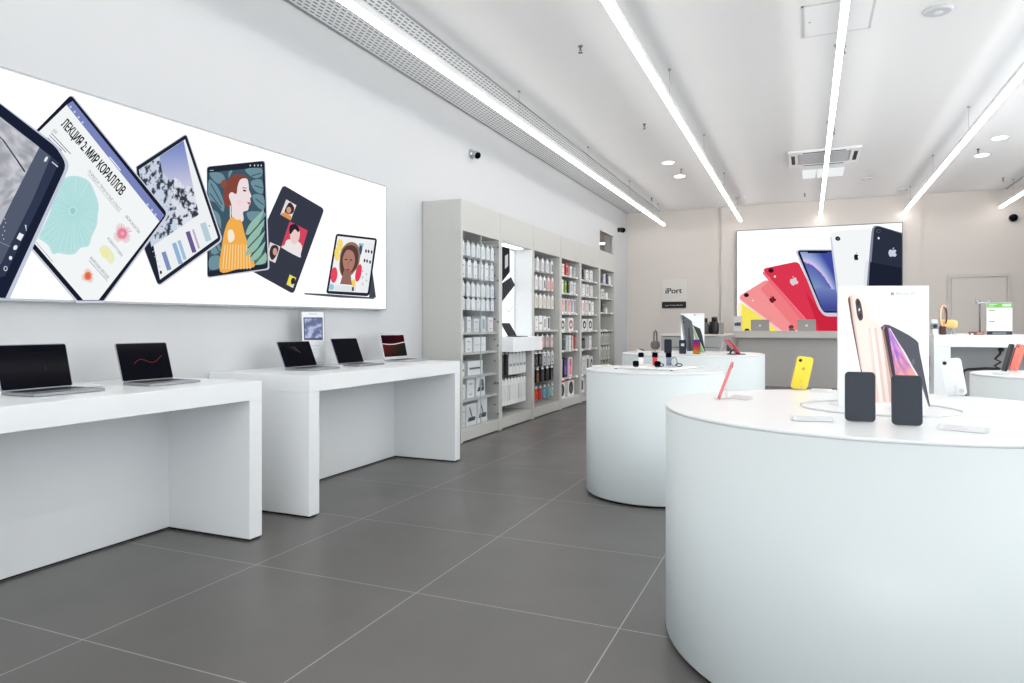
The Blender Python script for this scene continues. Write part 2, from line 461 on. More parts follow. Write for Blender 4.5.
SPRK = mat('sprinkler_metal', (110, 112, 116), .4, .5)
SPL = [(-1.87, 5.93, 'nearest on the left of the ceiling'), (-1.86, 8.53, 'second along the left row'), (-1.85, 11.2, 'beside the two left downlights'), (-2.8, 13.5, 'by the left perforated strip at the back'),
       (.30, 6.87, 'behind the access hatch'), (.31, 9.71, 'just before the air conditioner'), (-.04, 14.2, 'between air conditioner and back wall'), (2.23, 11.59, 'beside the two right downlights'), (3.05, 14.0, 'by the right perforated strip')]
for x, y, l in SPL:
    t = thing('fire_sprinkler', 'small metal fire sprinkler ' + l, 'sprinkler', (x, y, CZ), 0, 'fire sprinklers')
    MB().lathe([(.022, -.005), (.022, 0)], (0,0,0), 14).build('rosette', SPRK, t)
    w = MB(); w.lathe([(.009, -.04), (.009, -.004)], (0,0,0), 10); w.lathe([(.020, -.062), (.020, -.058), (.006, -.055)], (0,0,0), 12)
    for q in (-1, 1): w.tube([(.008*q, 0, -.038), (.013*q, 0, -.048), (.005*q, 0, -.058)], .0025, 6)
    w.build('sprinkler_head', SPRK, t)
for x, y, l in [(-1.96, 10.68, 'front one of the left pair'), (-1.96, 11.72, 'rear one of the left pair'), (2.36, 11.01, 'front one of the right pair'), (2.36, 12.02, 'rear one of the right pair')]:
    t = thing('downlight', 'round recessed downlight, ' + l, 'lamp', (x, y, CZ), 0, 'recessed downlights')
    MB().lathe([(.085, -.006), (.105, -.006), (.11, 0)], (0,0,0), 24).build('trim_ring', WPL, t)
    MB().lathe([(.083, -.009), (.083, -.002)], (0,0,0), 24).build('lens', SPOT, t)
for x, y, l in [(.96, 6.37, 'white round ceiling speaker disc beside the access hatch'), (-1.21, 14.19, 'grey round ceiling disc near the back wall, left of centre'), (.92, 13.12, 'grey round ceiling disc behind the air conditioner'), (1.62, 14.49, 'grey round ceiling disc near the back wall, right of centre')]:
    t = thing('ceiling_disc', l, 'ceiling disc', (x, y, CZ), 0, 'round ceiling discs')
    MB().lathe([(.085, -.022), (.10, -.012), (.105, 0)], (0,0,0), 28).build('cover', mat('disc_cover', (205, 207, 210), .5), t)
    MB().lathe([(.03, -.026), (.032, -.02)], (0,0,0), 16).build('centre_cap', mat('disc_cap', (235, 236, 238), .4), t)
t = thing('access_hatch', 'square flush access hatch in the ceiling above the linear light', 'hatch', (.225, 6.2, CZ))
MB().box((-.02, 5.90, CZ-.006), (.47, 6.5, CZ-.001)).build('hatch_panel', mat('hatch_paint', (236, 236, 237), .7), t, False)
w = MB()
for a, b in (((-.04, 5.88, CZ-.005), (-.022, 6.52, CZ)), ((.472, 5.88, CZ-.005), (.49, 6.52, CZ)), ((-.04, 5.88, CZ-.005), (.49, 5.898, CZ)), ((-.04, 6.502, CZ-.005), (.49, 6.52, CZ))): w.box(a, b)
w.build('hatch_frame', mat('hatch_gap', (204, 206, 208), .6), t, False)
MB().lathe([(.008, -.009), (.008, -.005)], (.02, 6.2, CZ), 10).build('hatch_latch', SPRK, t, False)
# air conditioning cassette
t = thing('ceiling_air_conditioner', 'square four-way air conditioning cassette set in the ceiling', 'air conditioner', (.225, 11.2, CZ))
x0, x1, y0, y1 = -.255, .705, 10.68, 11.64
w = MB()
w.box((x0, y0, CZ-.035), (x1, y0+.13, CZ), .008); w.box((x0, y1-.13, CZ-.035), (x1, y1, CZ), .008)
w.box((x0, y0+.13, CZ-.035), (x0+.13, y1-.13, CZ), .008); w.box((x1-.13, y0+.13, CZ-.035), (x1, y1-.13, CZ), .008)
w.build('fascia_frame', WPL, t, False)
w = MB(); w.box((x0+.14, y0+.14, CZ-.028), (x1-.14, y1-.14, CZ-.005))
for i in range(14):
    yy = y0+.16+i*.049; w.box((x0+.16, yy, CZ-.034), (x1-.16, yy+.02, CZ-.028))
w.build('intake_grille', mat('intake_plastic', (178, 180, 182), .5), t, False)
for a, b in (((x0+.04, y0+.2, CZ-.037), (x0+.09, y1-.2, CZ-.034)), ((x1-.09, y0+.2, CZ-.037), (x1-.04, y1-.2, CZ-.034)), ((x0+.2, y0+.045, CZ-.037), (x1-.2, y0+.085, CZ-.034)), ((x0+.2, y1-.085, CZ-.037), (x1-.2, y1-.045, CZ-.034))):
    MB().box(a, b).build('air_slot', BLACKG, t, False)
t = thing('glowing_panel', 'flat white glowing panel hanging just behind the air conditioner', 'lamp', (.23, 12.25, CZ))
for xa, xb in ((-.07, .125), (.15, .54)):
    MB().box((xa, 12.02, CZ-.045), (xb, 12.55, CZ-.012), .006).build('panel', lamp_mat('panel_glow', (246, 250, 252), .93), t, False)  # white panels given a mild even glow, brighter than the ceiling
MB().box((-.05, 12.1, CZ-.013), (.52, 12.5, CZ)).build('mounting_plate', WPL, t, False)
# security cameras
def seccam(loc, d, body, label, dark):
    t = thing('security_camera', label, 'camera', loc, 0, 'security cameras')
    d = Vector(d).normalized(); q = Vector((0,0,1)).rotation_difference(d).to_matrix().to_4x4()
    def lt(prof, off, name, m):
        b = MB(); b.lathe(prof, (0,0,0), 20); bmesh.ops.transform(b.bm, matrix=Matrix.Translation(off) @ q, verts=b.bm.verts[:]); return b.build(name, m, t)
    return t, lt
t, lt = seccam((WX, 7.387, 3.258), (1, -.6, -.5), None, 'silver bullet security camera on the left wall above the cabinet end', False)
MB().lathe([(.055, 0), (.055, .02), (.03, .04)], (0,0,0), 20, 'x').build('wall_base', SILV, t)
lt([(.0, -.02), (.04, -.015), (.048, .01), (.048, .055), (.044, .062)], Vector((.055, 0, -.01)), 'camera_body', SILV)
lt([(.040, .060), (.040, .066), (.02, .07)], Vector((.055, 0, -.01)), 'camera_lens', GLASSBLK)
t, lt = seccam((WX, 14.36, 3.243), (1, -.5, -.35), None, 'black security camera high in the far left corner', True)
MB().lathe([(.05, 0), (.05, .03), (.03, .05)], (0,0,0), 20, 'x').build('wall_base', BLACK, t)
lt([(.0, -.04), (.045, -.025), (.055, .02), (.05, .07)], Vector((.075, 0, 0)), 'camera_body', BLACK)
lt([(.04, .07), (.035, .078), (.02, .08)], Vector((.075, 0, 0)), 'camera_lens', GLASSBLK)
t, lt = seccam((3.453, BY, 3.172), (-.1, -1, -.15), None, 'round black dome camera on the back wall at the right', True)
MB().lathe([(.07, 0), (.07, -.03)], (0,0,0), 20, 'y').build('wall_base', BLACK, t)
MB().lathe([(.07, -.03), (.066, -.06), (.05, -.09), (.02, -.105), (0, -.108)], (0,0,0), 20, 'y').build('camera_dome', GLASSBLK, t)

# ------------------------------------------------------------------ left wall poster
PX = WX + .065
def fx(px, py): return on_x(px, py, PX+.001)
pc = [on_x(386, 187, PX), on_x(386, 309, PX)]
TLz, BLz = on_x(0, 68, PX), on_x(0, 298, PX)
yl = .85
def ext(p, q): k = (yl-q.y)/(p.y-q.y); return Vector((PX, yl, q.z + (p.z-q.z)*k))
c_tl, c_bl = ext(TLz, pc[0]), ext(BLz, pc[1])
t = thing('lightbox_poster', 'wide lit wall poster of overlapping tablets above the laptop tables', 'poster', (WX, 3.2, c_bl.z))
MB().prism([c_tl, c_bl, pc[1], pc[0]], (-.005, 0, 0)).build('poster_face', FACE, t, False)
w = MB()
def bar(p, q, n):
    n = Vector(n)*.012
    w.prism([p, q, q+n, p+n], (-.065, 0, 0))
bar(c_tl, pc[0], (0,0,1)); bar(c_bl, pc[1], (0,0,-1)); bar(pc[1], pc[0], (0,1,0)); bar(c_bl, c_tl, (0,-1,0))
w.build('poster_frame', mat('frame_grey', (168, 171, 175), .4, .5), t, False)
NX = (1, 0, 0)
BEZ = (33, 38, 54)
# tablet on keyboard stand
A = Art(fx, NX, 0)
A.poly([(372, 268), (376, 297.5), (369, 297.5)], (70, 74, 86))
A.poly([(304.4, 293), (327, 294), (374.7, 297.5), (374, 299), (340, 297.6), (304.4, 294.4)], (84, 86, 98))
A.poly(rounded([(336, 233.5), (377.3, 238.4), (369, 296.4), (326, 293.5)], 3), (40, 44, 56))
A.poly([(337.6, 236), (375, 240.2), (367.4, 293), (328.6, 290.8)], (244, 245, 246))
for e in (ell(340, 245, 3, 6), ell(337, 254, 2.6, 7)): A.poly(e, (246, 222, 120))
A.poly(ell(334, 275, 3.4, 8, 5), (232, 74, 98)); A.poly(ell(358.5, 273, 3, 9, 12), (228, 66, 92)); A.poly([(359, 243), (364, 243.5), (360, 258), (357.5, 258)], (150, 190, 210)); A.poly(ell(360.5, 250, 1.6, 5, 5), (60, 80, 110))
A.poly(ell(353.5, 284, 2, 5), (246, 214, 96)); A.poly(ell(331.5, 287, 2.6, 3.2), (150, 205, 220))
A.poly(smooth([(339.6, 260), (341, 251), (346, 244), (352, 242), (357.6, 245), (360, 253), (359, 264), (355, 271), (350, 276), (343, 277), (339.6, 270)], 4), (150, 116, 96)); A.poly(smooth([(340.6, 258), (344, 248), (351, 245), (356.6, 248), (358.4, 256), (357, 266), (352, 272), (343, 276), (340.4, 268)], 4), (86, 64, 60))
A.poly(smooth([(343, 257), (347, 250), (353, 252), (355, 260), (353, 268), (349, 273), (345, 270), (343, 264)], 4), (176, 128, 112))
A.poly([(344, 270), (350, 270), (352, 285), (340, 284)], (150, 106, 96))
A.poly(ell(347.6, 269.6, 2, .9), (190, 40, 88)); A.poly(ell(346, 259.5, 1.3, .6), (40, 30, 34)); A.poly(ell(351, 260, 1.2, .6), (40, 30, 34)); A.line((348.6, 261), (348, 266), .5, (140, 96, 86))
A.poly([(364.5, 242), (374.5, 243), (367.8, 292), (359.6, 291)], (238, 241, 243))
for k, (x, y) in enumerate([(366, 251), (368.6, 251.4), (371.6, 252), (364.5, 260.5), (367, 261), (370, 262)]): A.poly(ell(x, y, .9, 1.8), (70, 60, 74))
for k in range(5): A.poly(ell(362.5+(k % 2)*4, 271+k*3.2, .8, 1.2), (198, 200, 206))
A.poly([(335, 285), (356, 286.6), (355.6, 292), (334.4, 290.6)], (228, 232, 236)); A.poly([(352, 287), (354, 287.2), (353.6, 291), (351.7, 290.8)], (60, 62, 70))
A.build('printed_keyboard_tablet', PRINT_LIT, t)
# dark tablet back with stickers
A = Art(fx, NX, 40)
A.poly(rounded([(283, 184.8), (324.4, 209), (293.4, 294.2), (246, 268)], 4), (56, 60, 74))
def zz(pts, s, ox, oy): return [(x/s+ox, y/s+oy) for x, y in pts]
s7 = (5.93, 255, 180)
A.poly(zz([(185,115),(245,150),(210,240),(150,205)], *s7), (232, 226, 226)); A.poly(smooth(zz([(180,170),(205,132),(232,165),(220,200),(178,195)], *s7), 3), (62, 48, 50)); A.poly(zz(ell(200,178,14,19), *s7), (206, 160, 140)); A.poly(zz([(155,200),(180,190),(215,215),(210,240),(152,206)], *s7), (222, 150, 92))
A.poly(zz([(205,245),(312,300),(265,460),(153,400)], *s7), (212, 72, 98)); A.poly(smooth(zz([(175,385),(190,355),(240,355),(278,390),(270,440),(262,458),(160,402)], *s7), 3), (236, 232, 232)); A.poly(smooth(zz([(208,300),(225,280),(262,300),(262,345),(240,380),(215,370),(208,335)], *s7), 4), (238, 206, 200)); A.poly(smooth(zz([(203,310),(207,270),(240,262),(262,290),(255,310),(235,292),(212,320)], *s7), 3), (44, 36, 48))
A.poly(zz([(88,368),(150,395),(120,492),(70,470)], *s7), (228, 218, 218)); A.poly(smooth(zz([(85,440),(95,395),(120,385),(140,405),(125,450),(100,475)], *s7), 3), (66, 50, 54)); A.poly(zz(ell(118,425,13,22), *s7), (206, 160, 148))
A.poly(zz([(205,560),(243,580),(225,640),(186,620)], *s7), (240, 224, 96)); A.poly(smooth(zz([(212,600),(222,580),(238,588),(232,615),(220,628)], *s7), 3), (50, 46, 48)); A.poly(zz([(215,622),(230,615),(226,640),(207,632)], *s7), (230, 230, 232))
A.build('printed_tablet_back', PRINT_LIT, t)
# portrait illustration tablet
A = Art(fx, NX, 90)
s6 = (5.253, 200, 155)
A.poly(rounded(zz([(33,60),(342,28),(364,602),(35,648)], *s6), 3), (206, 210, 222))
A.poly(rounded(zz([(36,62),(338,31),(356,596),(38,642)], *s6), 3), (36, 42, 56))
SCR = zz([(44,92),(328,64),(344,574),(46,610)], *s6)
A.poly(SCR, (66, 90, 104))
LF = (112, 146, 158)
for q in ([(45,130),(90,165),(125,250),(120,300),(80,250),(46,230)], [(46,290),(90,300),(110,350),(100,420),(60,370)], [(48,96),(110,95),(130,130),(90,150)], [(150,88),(170,82),(150,120)],
          [(235,75),(320,70),(322,110),(280,120)], [(265,140),(322,130),(330,200),(290,190)], [(275,210),(332,215),(334,290),(290,260)], [(245,300),(335,300),(335,330),(270,350)], [(46,420),(80,440),(110,500),(60,520)], [(50,540),(100,530),(105,590),(50,600)], [(330,330),(334,380),(300,360)]):
    A.poly(smooth(zz(q, *s6), 3), LF)
for a, b in (((55,150),(115,260)), ((50,200),(110,280)), ((60,300),(110,400)), ((270,110),(320,95)), ((285,160),(328,175)), ((290,230),(333,262)), ((60,440),(100,510))):
    A.line(zz([a], *s6)[0], zz([b], *s6)[0], 1.0, (60, 82, 96))
A.poly(smooth(zz([(128,262),(124,200),(135,145),(175,105),(225,105),(248,126),(220,200),(170,270)], *s6), 4), (132, 72, 62)); A.poly(zz(ell(124,152,16,22), *s6), (142, 80, 68))
A.poly(smooth(zz([(212,128),(246,126),(255,165),(256,185),(269,215),(262,228),(265,252),(256,266),(250,290),(225,300),(228,335),(215,352),(168,330),(164,262),(150,215),(165,195),(190,205),(196,165)], *s6), 3), (240, 224, 226))
A.poly(smooth(zz([(225,182),(242,186),(240,192),(226,190)], *s6), 3), (70, 60, 66)); A.poly(smooth(zz([(246,248),(264,250),(256,260)], *s6), 3), (206, 70, 84)); A.line(*zz([(222,172),(244,174)], *s6), .8, (110, 76, 70)); A.poly(zz(ell(205,250,16,12), *s6), (246, 214, 216)); A.line(*zz([(158,265),(158,330)], *s6), .8, (250, 248, 246))
A.poly(smooth(zz([(165,325),(135,375),(115,470),(104,612),(195,600),(282,588),(275,540),(235,420),(215,345),(190,340)], *s6), 4), (244, 176, 82))
for k in range(10):
    A.line(*zz([(130+k*14, 470), (118+k*16, 600)], *s6), .7, (250, 226, 176))
A.poly(smooth(zz([(145,400),(170,395),(180,440),(150,460)], *s6), 3), (250, 236, 214))
LG = (150, 190, 172)
for q in ([(335,290),(300,320),(255,370),(240,420),(290,390)], [(338,340),(290,390),(250,440),(245,480),(300,440)], [(340,400),(290,440),(245,500),(240,530),(300,490)], [(342,450),(300,490),(262,540),(275,560),(320,520)], [(343,510),(305,540),(285,575),(344,565)]):
    A.poly(smooth(zz(q, *s6), 3), LG)
for a, b in (((335,335),(250,430)), ((338,395),(248,490)), ((340,450),(262,535)), ((343,505),(285,572))): A.line(*zz([a, b], *s6), 1.2, (54, 84, 92))
for x in (262, 285, 303, 320): A.poly(zz(ell(x, 55, 3, 5), *s6), (220, 224, 230))
A.line(*zz([(50,82),(70,80)], *s6), .6, (200, 206, 214))
A.build('printed_illustration_tablet', PRINT_LIT, t)
# mountain photo tablet
A = Art(fx, NX, 170)
A.poly(rounded([(135, 166.6), (186.2, 133), (222.6, 240.4), (158, 287.4), (143.6, 250)], [0, 4, 5, 5, 0]), (212, 214, 224))
A.poly(rounded([(136, 167), (185.8, 134.4), (221, 239.6), (157.8, 285.6), (144.4, 250)], [0, 3, 4, 4, 0]), (34, 40, 54))
A.poly([(138.5, 169.6), (184.6, 139.4), (217.6, 237.6), (159.6, 279.6)], (240, 243, 245))
def mount(u, v):
    ridge = .30 + .62*abs(u-.42) * (1 if u > .42 else .5) + .10*nz(u, .3, 7, 1)
    if v < ridge - .12*(1-u) and u > .45:
        return mixc((116, 134, 196), (226, 222, 234), (v*1.3 + (1-u)*.5))
    n = nz(u*1.2 + v*.5, v*1.5 - u*.4, 6, 3); n2 = nz(u, v, 17, 5)
    k = n*1.1 + n2*.9
    base = (204, 214, 230) if u < .55 else (222, 226, 236)
    return (54, 60, 74) if k > .28 else (mixc(base, (96, 102, 118), .55) if k > .10 else base)
A.grid([(139, 169.5), (183.2, 140.6), (198.6, 214.5), (150.6, 247.2)], 54, 80, mount)
dv = Vector((.31, .95))
for cx, cy, wd, ln, c in ((166, 261, 4.5, 19, (128, 146, 190)), (177, 253.5, 4.4, 22, (146, 182, 214)), (181.6, 250, 3.4, 20, (160, 194, 220)), (190.6, 242, 4.4, 22, (108, 92, 144)), (195.6, 239, 2, 20, (196, 176, 204)), (205.4, 232, 6, 19, (184, 208, 218))):
    c0 = Vector((cx, cy)); A.line(c0-dv*ln/2, c0+dv*ln/2, wd, c)
for cx, cy in ((152, 252), (154, 257), (156, 262), (158, 267)): A.line((cx, cy), (cx+2, cy-1.2), .8, (176, 182, 192))
A.poly(ell(160.4, 272.4, 1.2, 1.8), (70, 62, 50)); A.poly(ell(209, 226, .7, .7), (110, 116, 128))
A.build('printed_mountain_tablet', PRINT_LIT, t)
# notes tablet
A = Art(fx, NX, 230)
A.poly(rounded([(30, 138), (71, 93.6), (169.2, 214.6), (103, 303), (76, 303), (28, 247)], [0, 5, 6, 0, 0, 0]), (206, 210, 224))
A.poly(rounded([(30, 136), (70.4, 95), (167, 213.6), (103, 300.6), (77, 300.6), (30, 246)], [0, 4, 5, 0, 0, 0]), (26, 30, 42))
A.poly([(34, 136), (66, 105), (72, 101), (163.8, 215.4), (158.4, 222), (98, 300), (82.6, 300), (34, 243.6)], (244, 248, 249))
A.poly([(66, 105), (72, 101), (163.8, 215.4), (159, 221.6)], (122, 134, 190))
A.line((109, 157), (120, 170.5), 1.2, (238, 240, 248))
for k, (x, y) in enumerate(((70, 107), (74, 112), (78, 117.4), (82, 122.4), (147, 204.6), (151.4, 210), (155, 214.6))): A.poly(ell(x, y, 1.0, 1.2), (206, 212, 236))
for dx, dy in ((0, 0), (.5, .15), (.1, .55)): A.text('ЛЕКЦИЯ 2: МИР КОРАЛЛОВ', (60+dx, 125+dy), (119.6+dx, 195.6+dy), (6.0, -7.4), (32, 32, 36))
up = Vector((1.6, -1.3))
A.text('ПОРЯДОК ТРУБЧАТЫЕ КЛАСС', (87, 172), (119, 212), (2.2, -2.2), (128, 132, 140))
A.text('МОРСКОЙ ЁЖ', (124.6, 217), (138, 234), (2, -2), (96, 98, 106)); A.text('КОРАЛЛ ГУБКА', (106.4, 239), (120.6, 257), (2, -2), (96, 98, 106)); A.text('МОРСКАЯ ЗВЕЗДА', (89, 258.4), (107, 279), (2, -2), (90, 92, 100))
A.line((88.4, 260.4), (106.6, 281), .5, (128, 130, 138)); A.line((87, 174), (118, 212.4), .4, (170, 174, 180))
A.poly([(53.6, 128.4), (57.6, 132), (55, 134.6), (51, 131)], (216, 220, 222))
for k in range(4): A.line((50.6-k*1.8, 133+k*2.4), (70-k*4.4, 154-k*1.6), .8, (124, 128, 134))
cor = smooth([(64, 178), (76, 176), (88, 181), (94, 192), (98, 205), (97, 217), (96, 226), (91, 237), (88, 246), (80, 248), (74, 254), (66, 254.6), (58, 253), (52, 254), (48, 246), (42, 241), (38, 237), (44, 224), (50, 210), (52, 196), (57, 186)], 4)
A.poly(cor, (188, 228, 228))
for k in range(84):
    a = 2*math.pi*k/84 + .1*math.sin(k*3)
    p = min(cor, key=lambda q: abs(((math.atan2(q[1]-211, q[0]-72) - a + math.pi) % (2*math.pi)) - math.pi))
    A.line((72 + 5*math.cos(a), 211 + 5*math.sin(a)), (72 + (p[0]-72)*.94, 211 + (p[1]-211)*.94), .2, (160, 214, 216), .5)
A.poly(ell(72, 211, 2.6, 3.2), (160, 206, 206))
def burst(cx, cy, r, n, c1, c2, w):
    for k in range(n):
        a = 2*math.pi*k/n; rr = r*(.65+.35*abs(math.sin(k*2.7)))
        A.line((cx + .2*r*math.cos(a), cy + .2*r*math.sin(a)), (cx + rr*math.cos(a), cy + rr*1.1*math.sin(a)), w, c1 if k % 2 else c2, w*.5)
A.poly(ell(121, 233.5, 5, 5.4), (240, 176, 192)); burst(121.6, 233.6, 10, 26, (224, 110, 142), (236, 150, 170), 1.0)
A.poly(smooth([(98, 250), (104, 245), (110, 250), (114, 258), (110, 264), (104, 258)], 4), (238, 238, 196)); A.poly(ell(104, 254, 3.6, 4), (240, 238, 170))
A.poly(ell(87, 276, 3.4, 4), (226, 96, 66)); burst(87, 276, 7, 24, (236, 140, 92), (228, 92, 62), .8)
A.line((35, 242), (52, 262), .5, (140, 142, 148))
A.build('printed_notes_tablet', PRINT_LIT, t)
# largest tablet, cut by the poster edge
A = Art(fx, NX, 360)
lb = -62
A.poly(rounded([(lb, 60), (0, 103.6), (57, 146), (69.4, 165), (9, 298.5), (lb, 297)], [0, 0, 5, 7, 0, 0]), (198, 203, 222))
A.poly(rounded([(lb, 61), (0, 104.6), (55, 147), (66, 165), (4.6, 298), (lb, 297)], [0, 0, 6, 8, 0, 0]), (28, 34, 54))
A.poly([(lb, 78), (0, 117.5), (38.4, 147.4), (12, 199), (0, 224), (lb, 297)], (184, 186, 194))
def marble(u, v):
    n = nz(u, v, 9, 2); return mixc((206, 207, 213), (158, 160, 170), .5 + n*.9)
A.grid([(lb, 78), (38.4, 147.4), (10, 203), (lb, 250)], 50, 50, marble)
A.line((-30, 110), (2, 140), 1.2, (92, 90, 100)); A.line((2, 140), (16, 160), 1.6, (80, 80, 92)); A.line((16, 160), (24, 172), 1.6, (60, 62, 76))
A.poly([(38.4, 147.4), (50, 156.6), (31.6, 200), (0, 264), (lb, 297), (lb, 290), (0, 224), (12, 199)], (84, 92, 112))
A.poly([(50, 156.6), (58, 163), (41, 200), (4, 276), (lb, 297), (0, 264), (31.6, 200)], (50, 58, 82))
A.poly([(18.6, 232.6), (23, 235), (19.6, 241), (15.6, 238.4)], (240, 243, 246)); A.poly(ell(14.4, 247.6, 1.9, 2.6, 30), (236, 240, 244)); A.poly(ell(9.6, 258, 1.6, 2), (236, 240, 244))
A.poly(ell(4.6, 268.6, 2, 2.6), (206, 210, 220)); A.poly(ell(4.6, 268.6, 1.2, 1.7), (50, 58, 82)); A.line((24.6, 225), (25.4, 231), 1.6, (210, 214, 224), .4)
A.poly(smooth([(43, 161), (45.4, 156.6), (47, 158), (45, 161.6)], 3), (232, 236, 242)); A.line((51, 162), (57, 167), 1.0, (226, 230, 238))
for k in range(6): A.poly(ell(3.6 - k*.5 + (k % 2)*1.6, 219 + k*4, .5, .5), (226, 230, 238))
A.line((-6, 240), (9, 246.6), .5, (150, 158, 176))
for k in range(14): A.poly(ell(57.4-k*.95, 186.5+k*2.2, .35, .4), (150, 156, 172))
A.build('printed_large_tablet', PRINT_LIT, t)

# ------------------------------------------------------------------ laptop tables along the left wall
TZ = .89
def wall_table(y0, y1, label):
    t = thing('display_table', label, 'table', (-3.27, (y0+y1)/2, 0), 0, 'white wall tables')
    xb, xf = WX+.004, -2.85
    MB().box((xb, y0, TZ-.105), (xf, y1, TZ), .003).build('table_top', WHITE, t, False)
    for a in (y0, y1-.094): MB().box((xb, a, .012), (xf, a+.094, TZ-.105), .003).build('side_leg', WHITE, t, False)
    MB().box((xb, y0+.094, .012), (-3.475, y1-.094, TZ-.105)).build('back_panel', WHITE, t, False)
    w = MB(); w.box((xb+.01, y0+.01, 0), (xf-.012, y0+.084, .012)); w.box((xb+.01, y1-.084, 0), (xf-.012, y1-.01, .012)); w.box((xb, y0+.084, 0), (-3.485, y1-.084, .012))
    w.build('plinth', BLACKG, t, False)
wall_table(1.03, 3.047, 'long white waterfall table against the left wall with two laptops')
wall_table(3.455, 5.482, 'long white waterfall table against the left wall with three laptops')

def laptop(yc, xh, w_, lid, lean, base_d, shell, label, rz=0.0, art=None, lightbezel=False):
    t = thing('laptop', label, 'laptop', (xh, yc, TZ), rz, 'laptops on the wall tables')
    # local: +x towards the aisle, y across
    b = MB(); Mx = Matrix(((0,0,1,0),(1,0,0,0),(0,1,0,0),(0,0,0,1)))
    pts = [(z, x) for x, z in rrect(w_, base_d, .012, 4)]
    b.prism([(x, y, .003) for x, y in pts], (0, 0, .012)); b.build('base', shell, t)
    b = MB()
    for k in range(5): b.box((.03+k*.019, -w_*.42, .015), (.045+k*.019, w_*.42, .0163))
    b.build('keyboard', BLACK, t)
    MB().box((base_d*.60, -w_*.17, .0151), (base_d*.96, w_*.17, .0155)).build('trackpad', SPACE if shell is SPACE else SILV, t)
    rot = Matrix.Translation((.004, 0, .016)) @ Matrix.Rotation(-R(lean), 4, 'Y') @ Matrix.Rotation(R(90), 4, 'Z')
    l = MB().slab(w_, lid, .006, .010, rot).build('lid', shell, t)
    rot2 = Matrix.Translation((.004, 0, .016)) @ Matrix.Rotation(-R(lean), 4, 'Y') @ Matrix.Translation((.0036, 0, .004)) @ Matrix.Rotation(R(90), 4, 'Z')
    if lightbezel:
        MB().slab(w_-.03, lid-.04, .001, .002, rot2 @ Matrix.Translation((0, 0, .02))).build('screen', GLASSBLK, t)
    else:
        MB().slab(w_-.006, lid-.008, .001, .008, rot2).build('screen', GLASSBLK, t)
    MB().tube([(0, -w_*.42, .012), (0, w_*.42, .012)], .006, 8).build('hinge', BLACK, t)
    if art:
        M3 = Matrix.Translation((.004, 0, .016)) @ Matrix.Rotation(-R(lean), 4, 'Y')
        nrm = (M3.to_3x3() @ Vector((1, 0, 0)))
        fm = lambda u, v: M3 @ Vector((.0045, (u-.5)*(w_-.034), .026 + (1-v)*(lid-.052)))
        a = Art(fm, nrm, 0, .0001); art(a)
        o = a.build('screen_picture', attr_mat('laptop_picture', 'lit', .8), None); o.parent = t
    w = MB(); w.tube([(-.0, w_/2+.004, .008), (-.06, w_/2+.03, .004), (-.12, w_/2+.02, .004), (-.16, w_*.3, .004)], .003, 6)
    w.build('power_cable', WPL, t)
    return t
def arc_a(a):
    pts = [(.62+.045*math.cos(R(q)), .55+.09*math.sin(R(q))) for q in range(-70, 71, 14)]
    for p, q in zip(pts, pts[1:]): a.line(p, q, .006, (70, 72, 92))
def arc_b(a):
    P = [(.25+.08*i, .56 - .10*math.sin(i*.9) - .02*i) for i in range(9)]
    for p, q in zip(P, P[1:]): a.line(p, q, .010, (176, 60, 78))
def arc_c(a):
    a.poly([(.25, .12), (.5, .10), (.62, .44), (.58, .45)], (44, 48, 52)); a.line((.42, .12), (.62, .46), .010, (92, 96, 104))
def arc_e(a):
    a.grid([(0,0),(1,0),(1,1),(0,1)], 16, 16, lambda u, v: mixc((38, 12, 30), (70, 18, 24), u) if v < .36 else mixc(mixc((110, 40, 36), (46, 44, 40), u*1.3), (16, 18, 22), (v-.4)*.7))
    P = [(i/12, .36 + .05*math.sin(i/12*4.2)) for i in range(13)]
    for p, q in zip(P, P[1:]): a.line(p, q, .045, (236, 226, 226))
laptop(2.10, -3.32, .335, .215, 14, .235, SPACE, 'dark grey laptop nearest the front end of the laptop tables', 0.03, arc_a)
laptop(2.675, -3.30, .308, .212, 17, .225, SPACE, 'dark grey laptop with a red line on screen, by the gap between the tables', -0.03, arc_b)
laptop(3.98, -3.36, .325, .20, 24, .225, SPACE, 'dark grey laptop at the near end of the table beside the acrylic sign', -.05, arc_c)
laptop(4.545, -3.34, .315, .212, 22, .215, SPACE, 'dark grey laptop in the middle of the three-laptop table', -.05)
laptop(5.265, -3.38, .37, .235, 13, .24, SILV, 'silver laptop with a red screen at the far end of its table', -.05, arc_e, True)

def price_plate(x, y, z, rz, label, w_=.09, h_=.055):
    t = thing('acrylic_price_plate', label, 'price holder', (x, y, z), rz, 'clear price holders')
    b = MB(); b.prism([(-w_/2, -.02, 0), (-w_/2, .02, .014), (-w_/2, .02, 0)], (w_, 0, 0)); b.build('acrylic_wedge', ACRYL, t)
    MB().prism([(-w_*.44, -.0185, .0016), (-w_*.44, .0165, .0138), (-w_*.44, .0160, .0146), (-w_*.44, -.019, .0024)], (w_*.88, 0, 0)).build('price_card', mat('price_paper', (222, 225, 228), .5), t)
    b = MB()
    for k in range(3): b.prism([(-w_*.36, -.012+k*.009, .0046+k*.0032), (-w_*.36, -.010+k*.009, .0053+k*.0032), (-w_*.36, -.0101+k*.009, .0056+k*.0032), (-w_*.36, -.0121+k*.009, .0049+k*.0032)], (w_*(.6-.12*k), 0, 0))
    b.build('printed_lines', mat('print_grey', (186, 189, 193), .6), t)
    return t
price_plate(-3.36, 2.40, TZ, R(90), 'clear price holder between the two front laptops')
price_plate(-3.25, 4.29, TZ, R(90), 'clear price holder in front of the acrylic sign on the laptop table')
price_plate(-3.28, 4.93, TZ, R(90), 'clear price holder before the silver laptop')

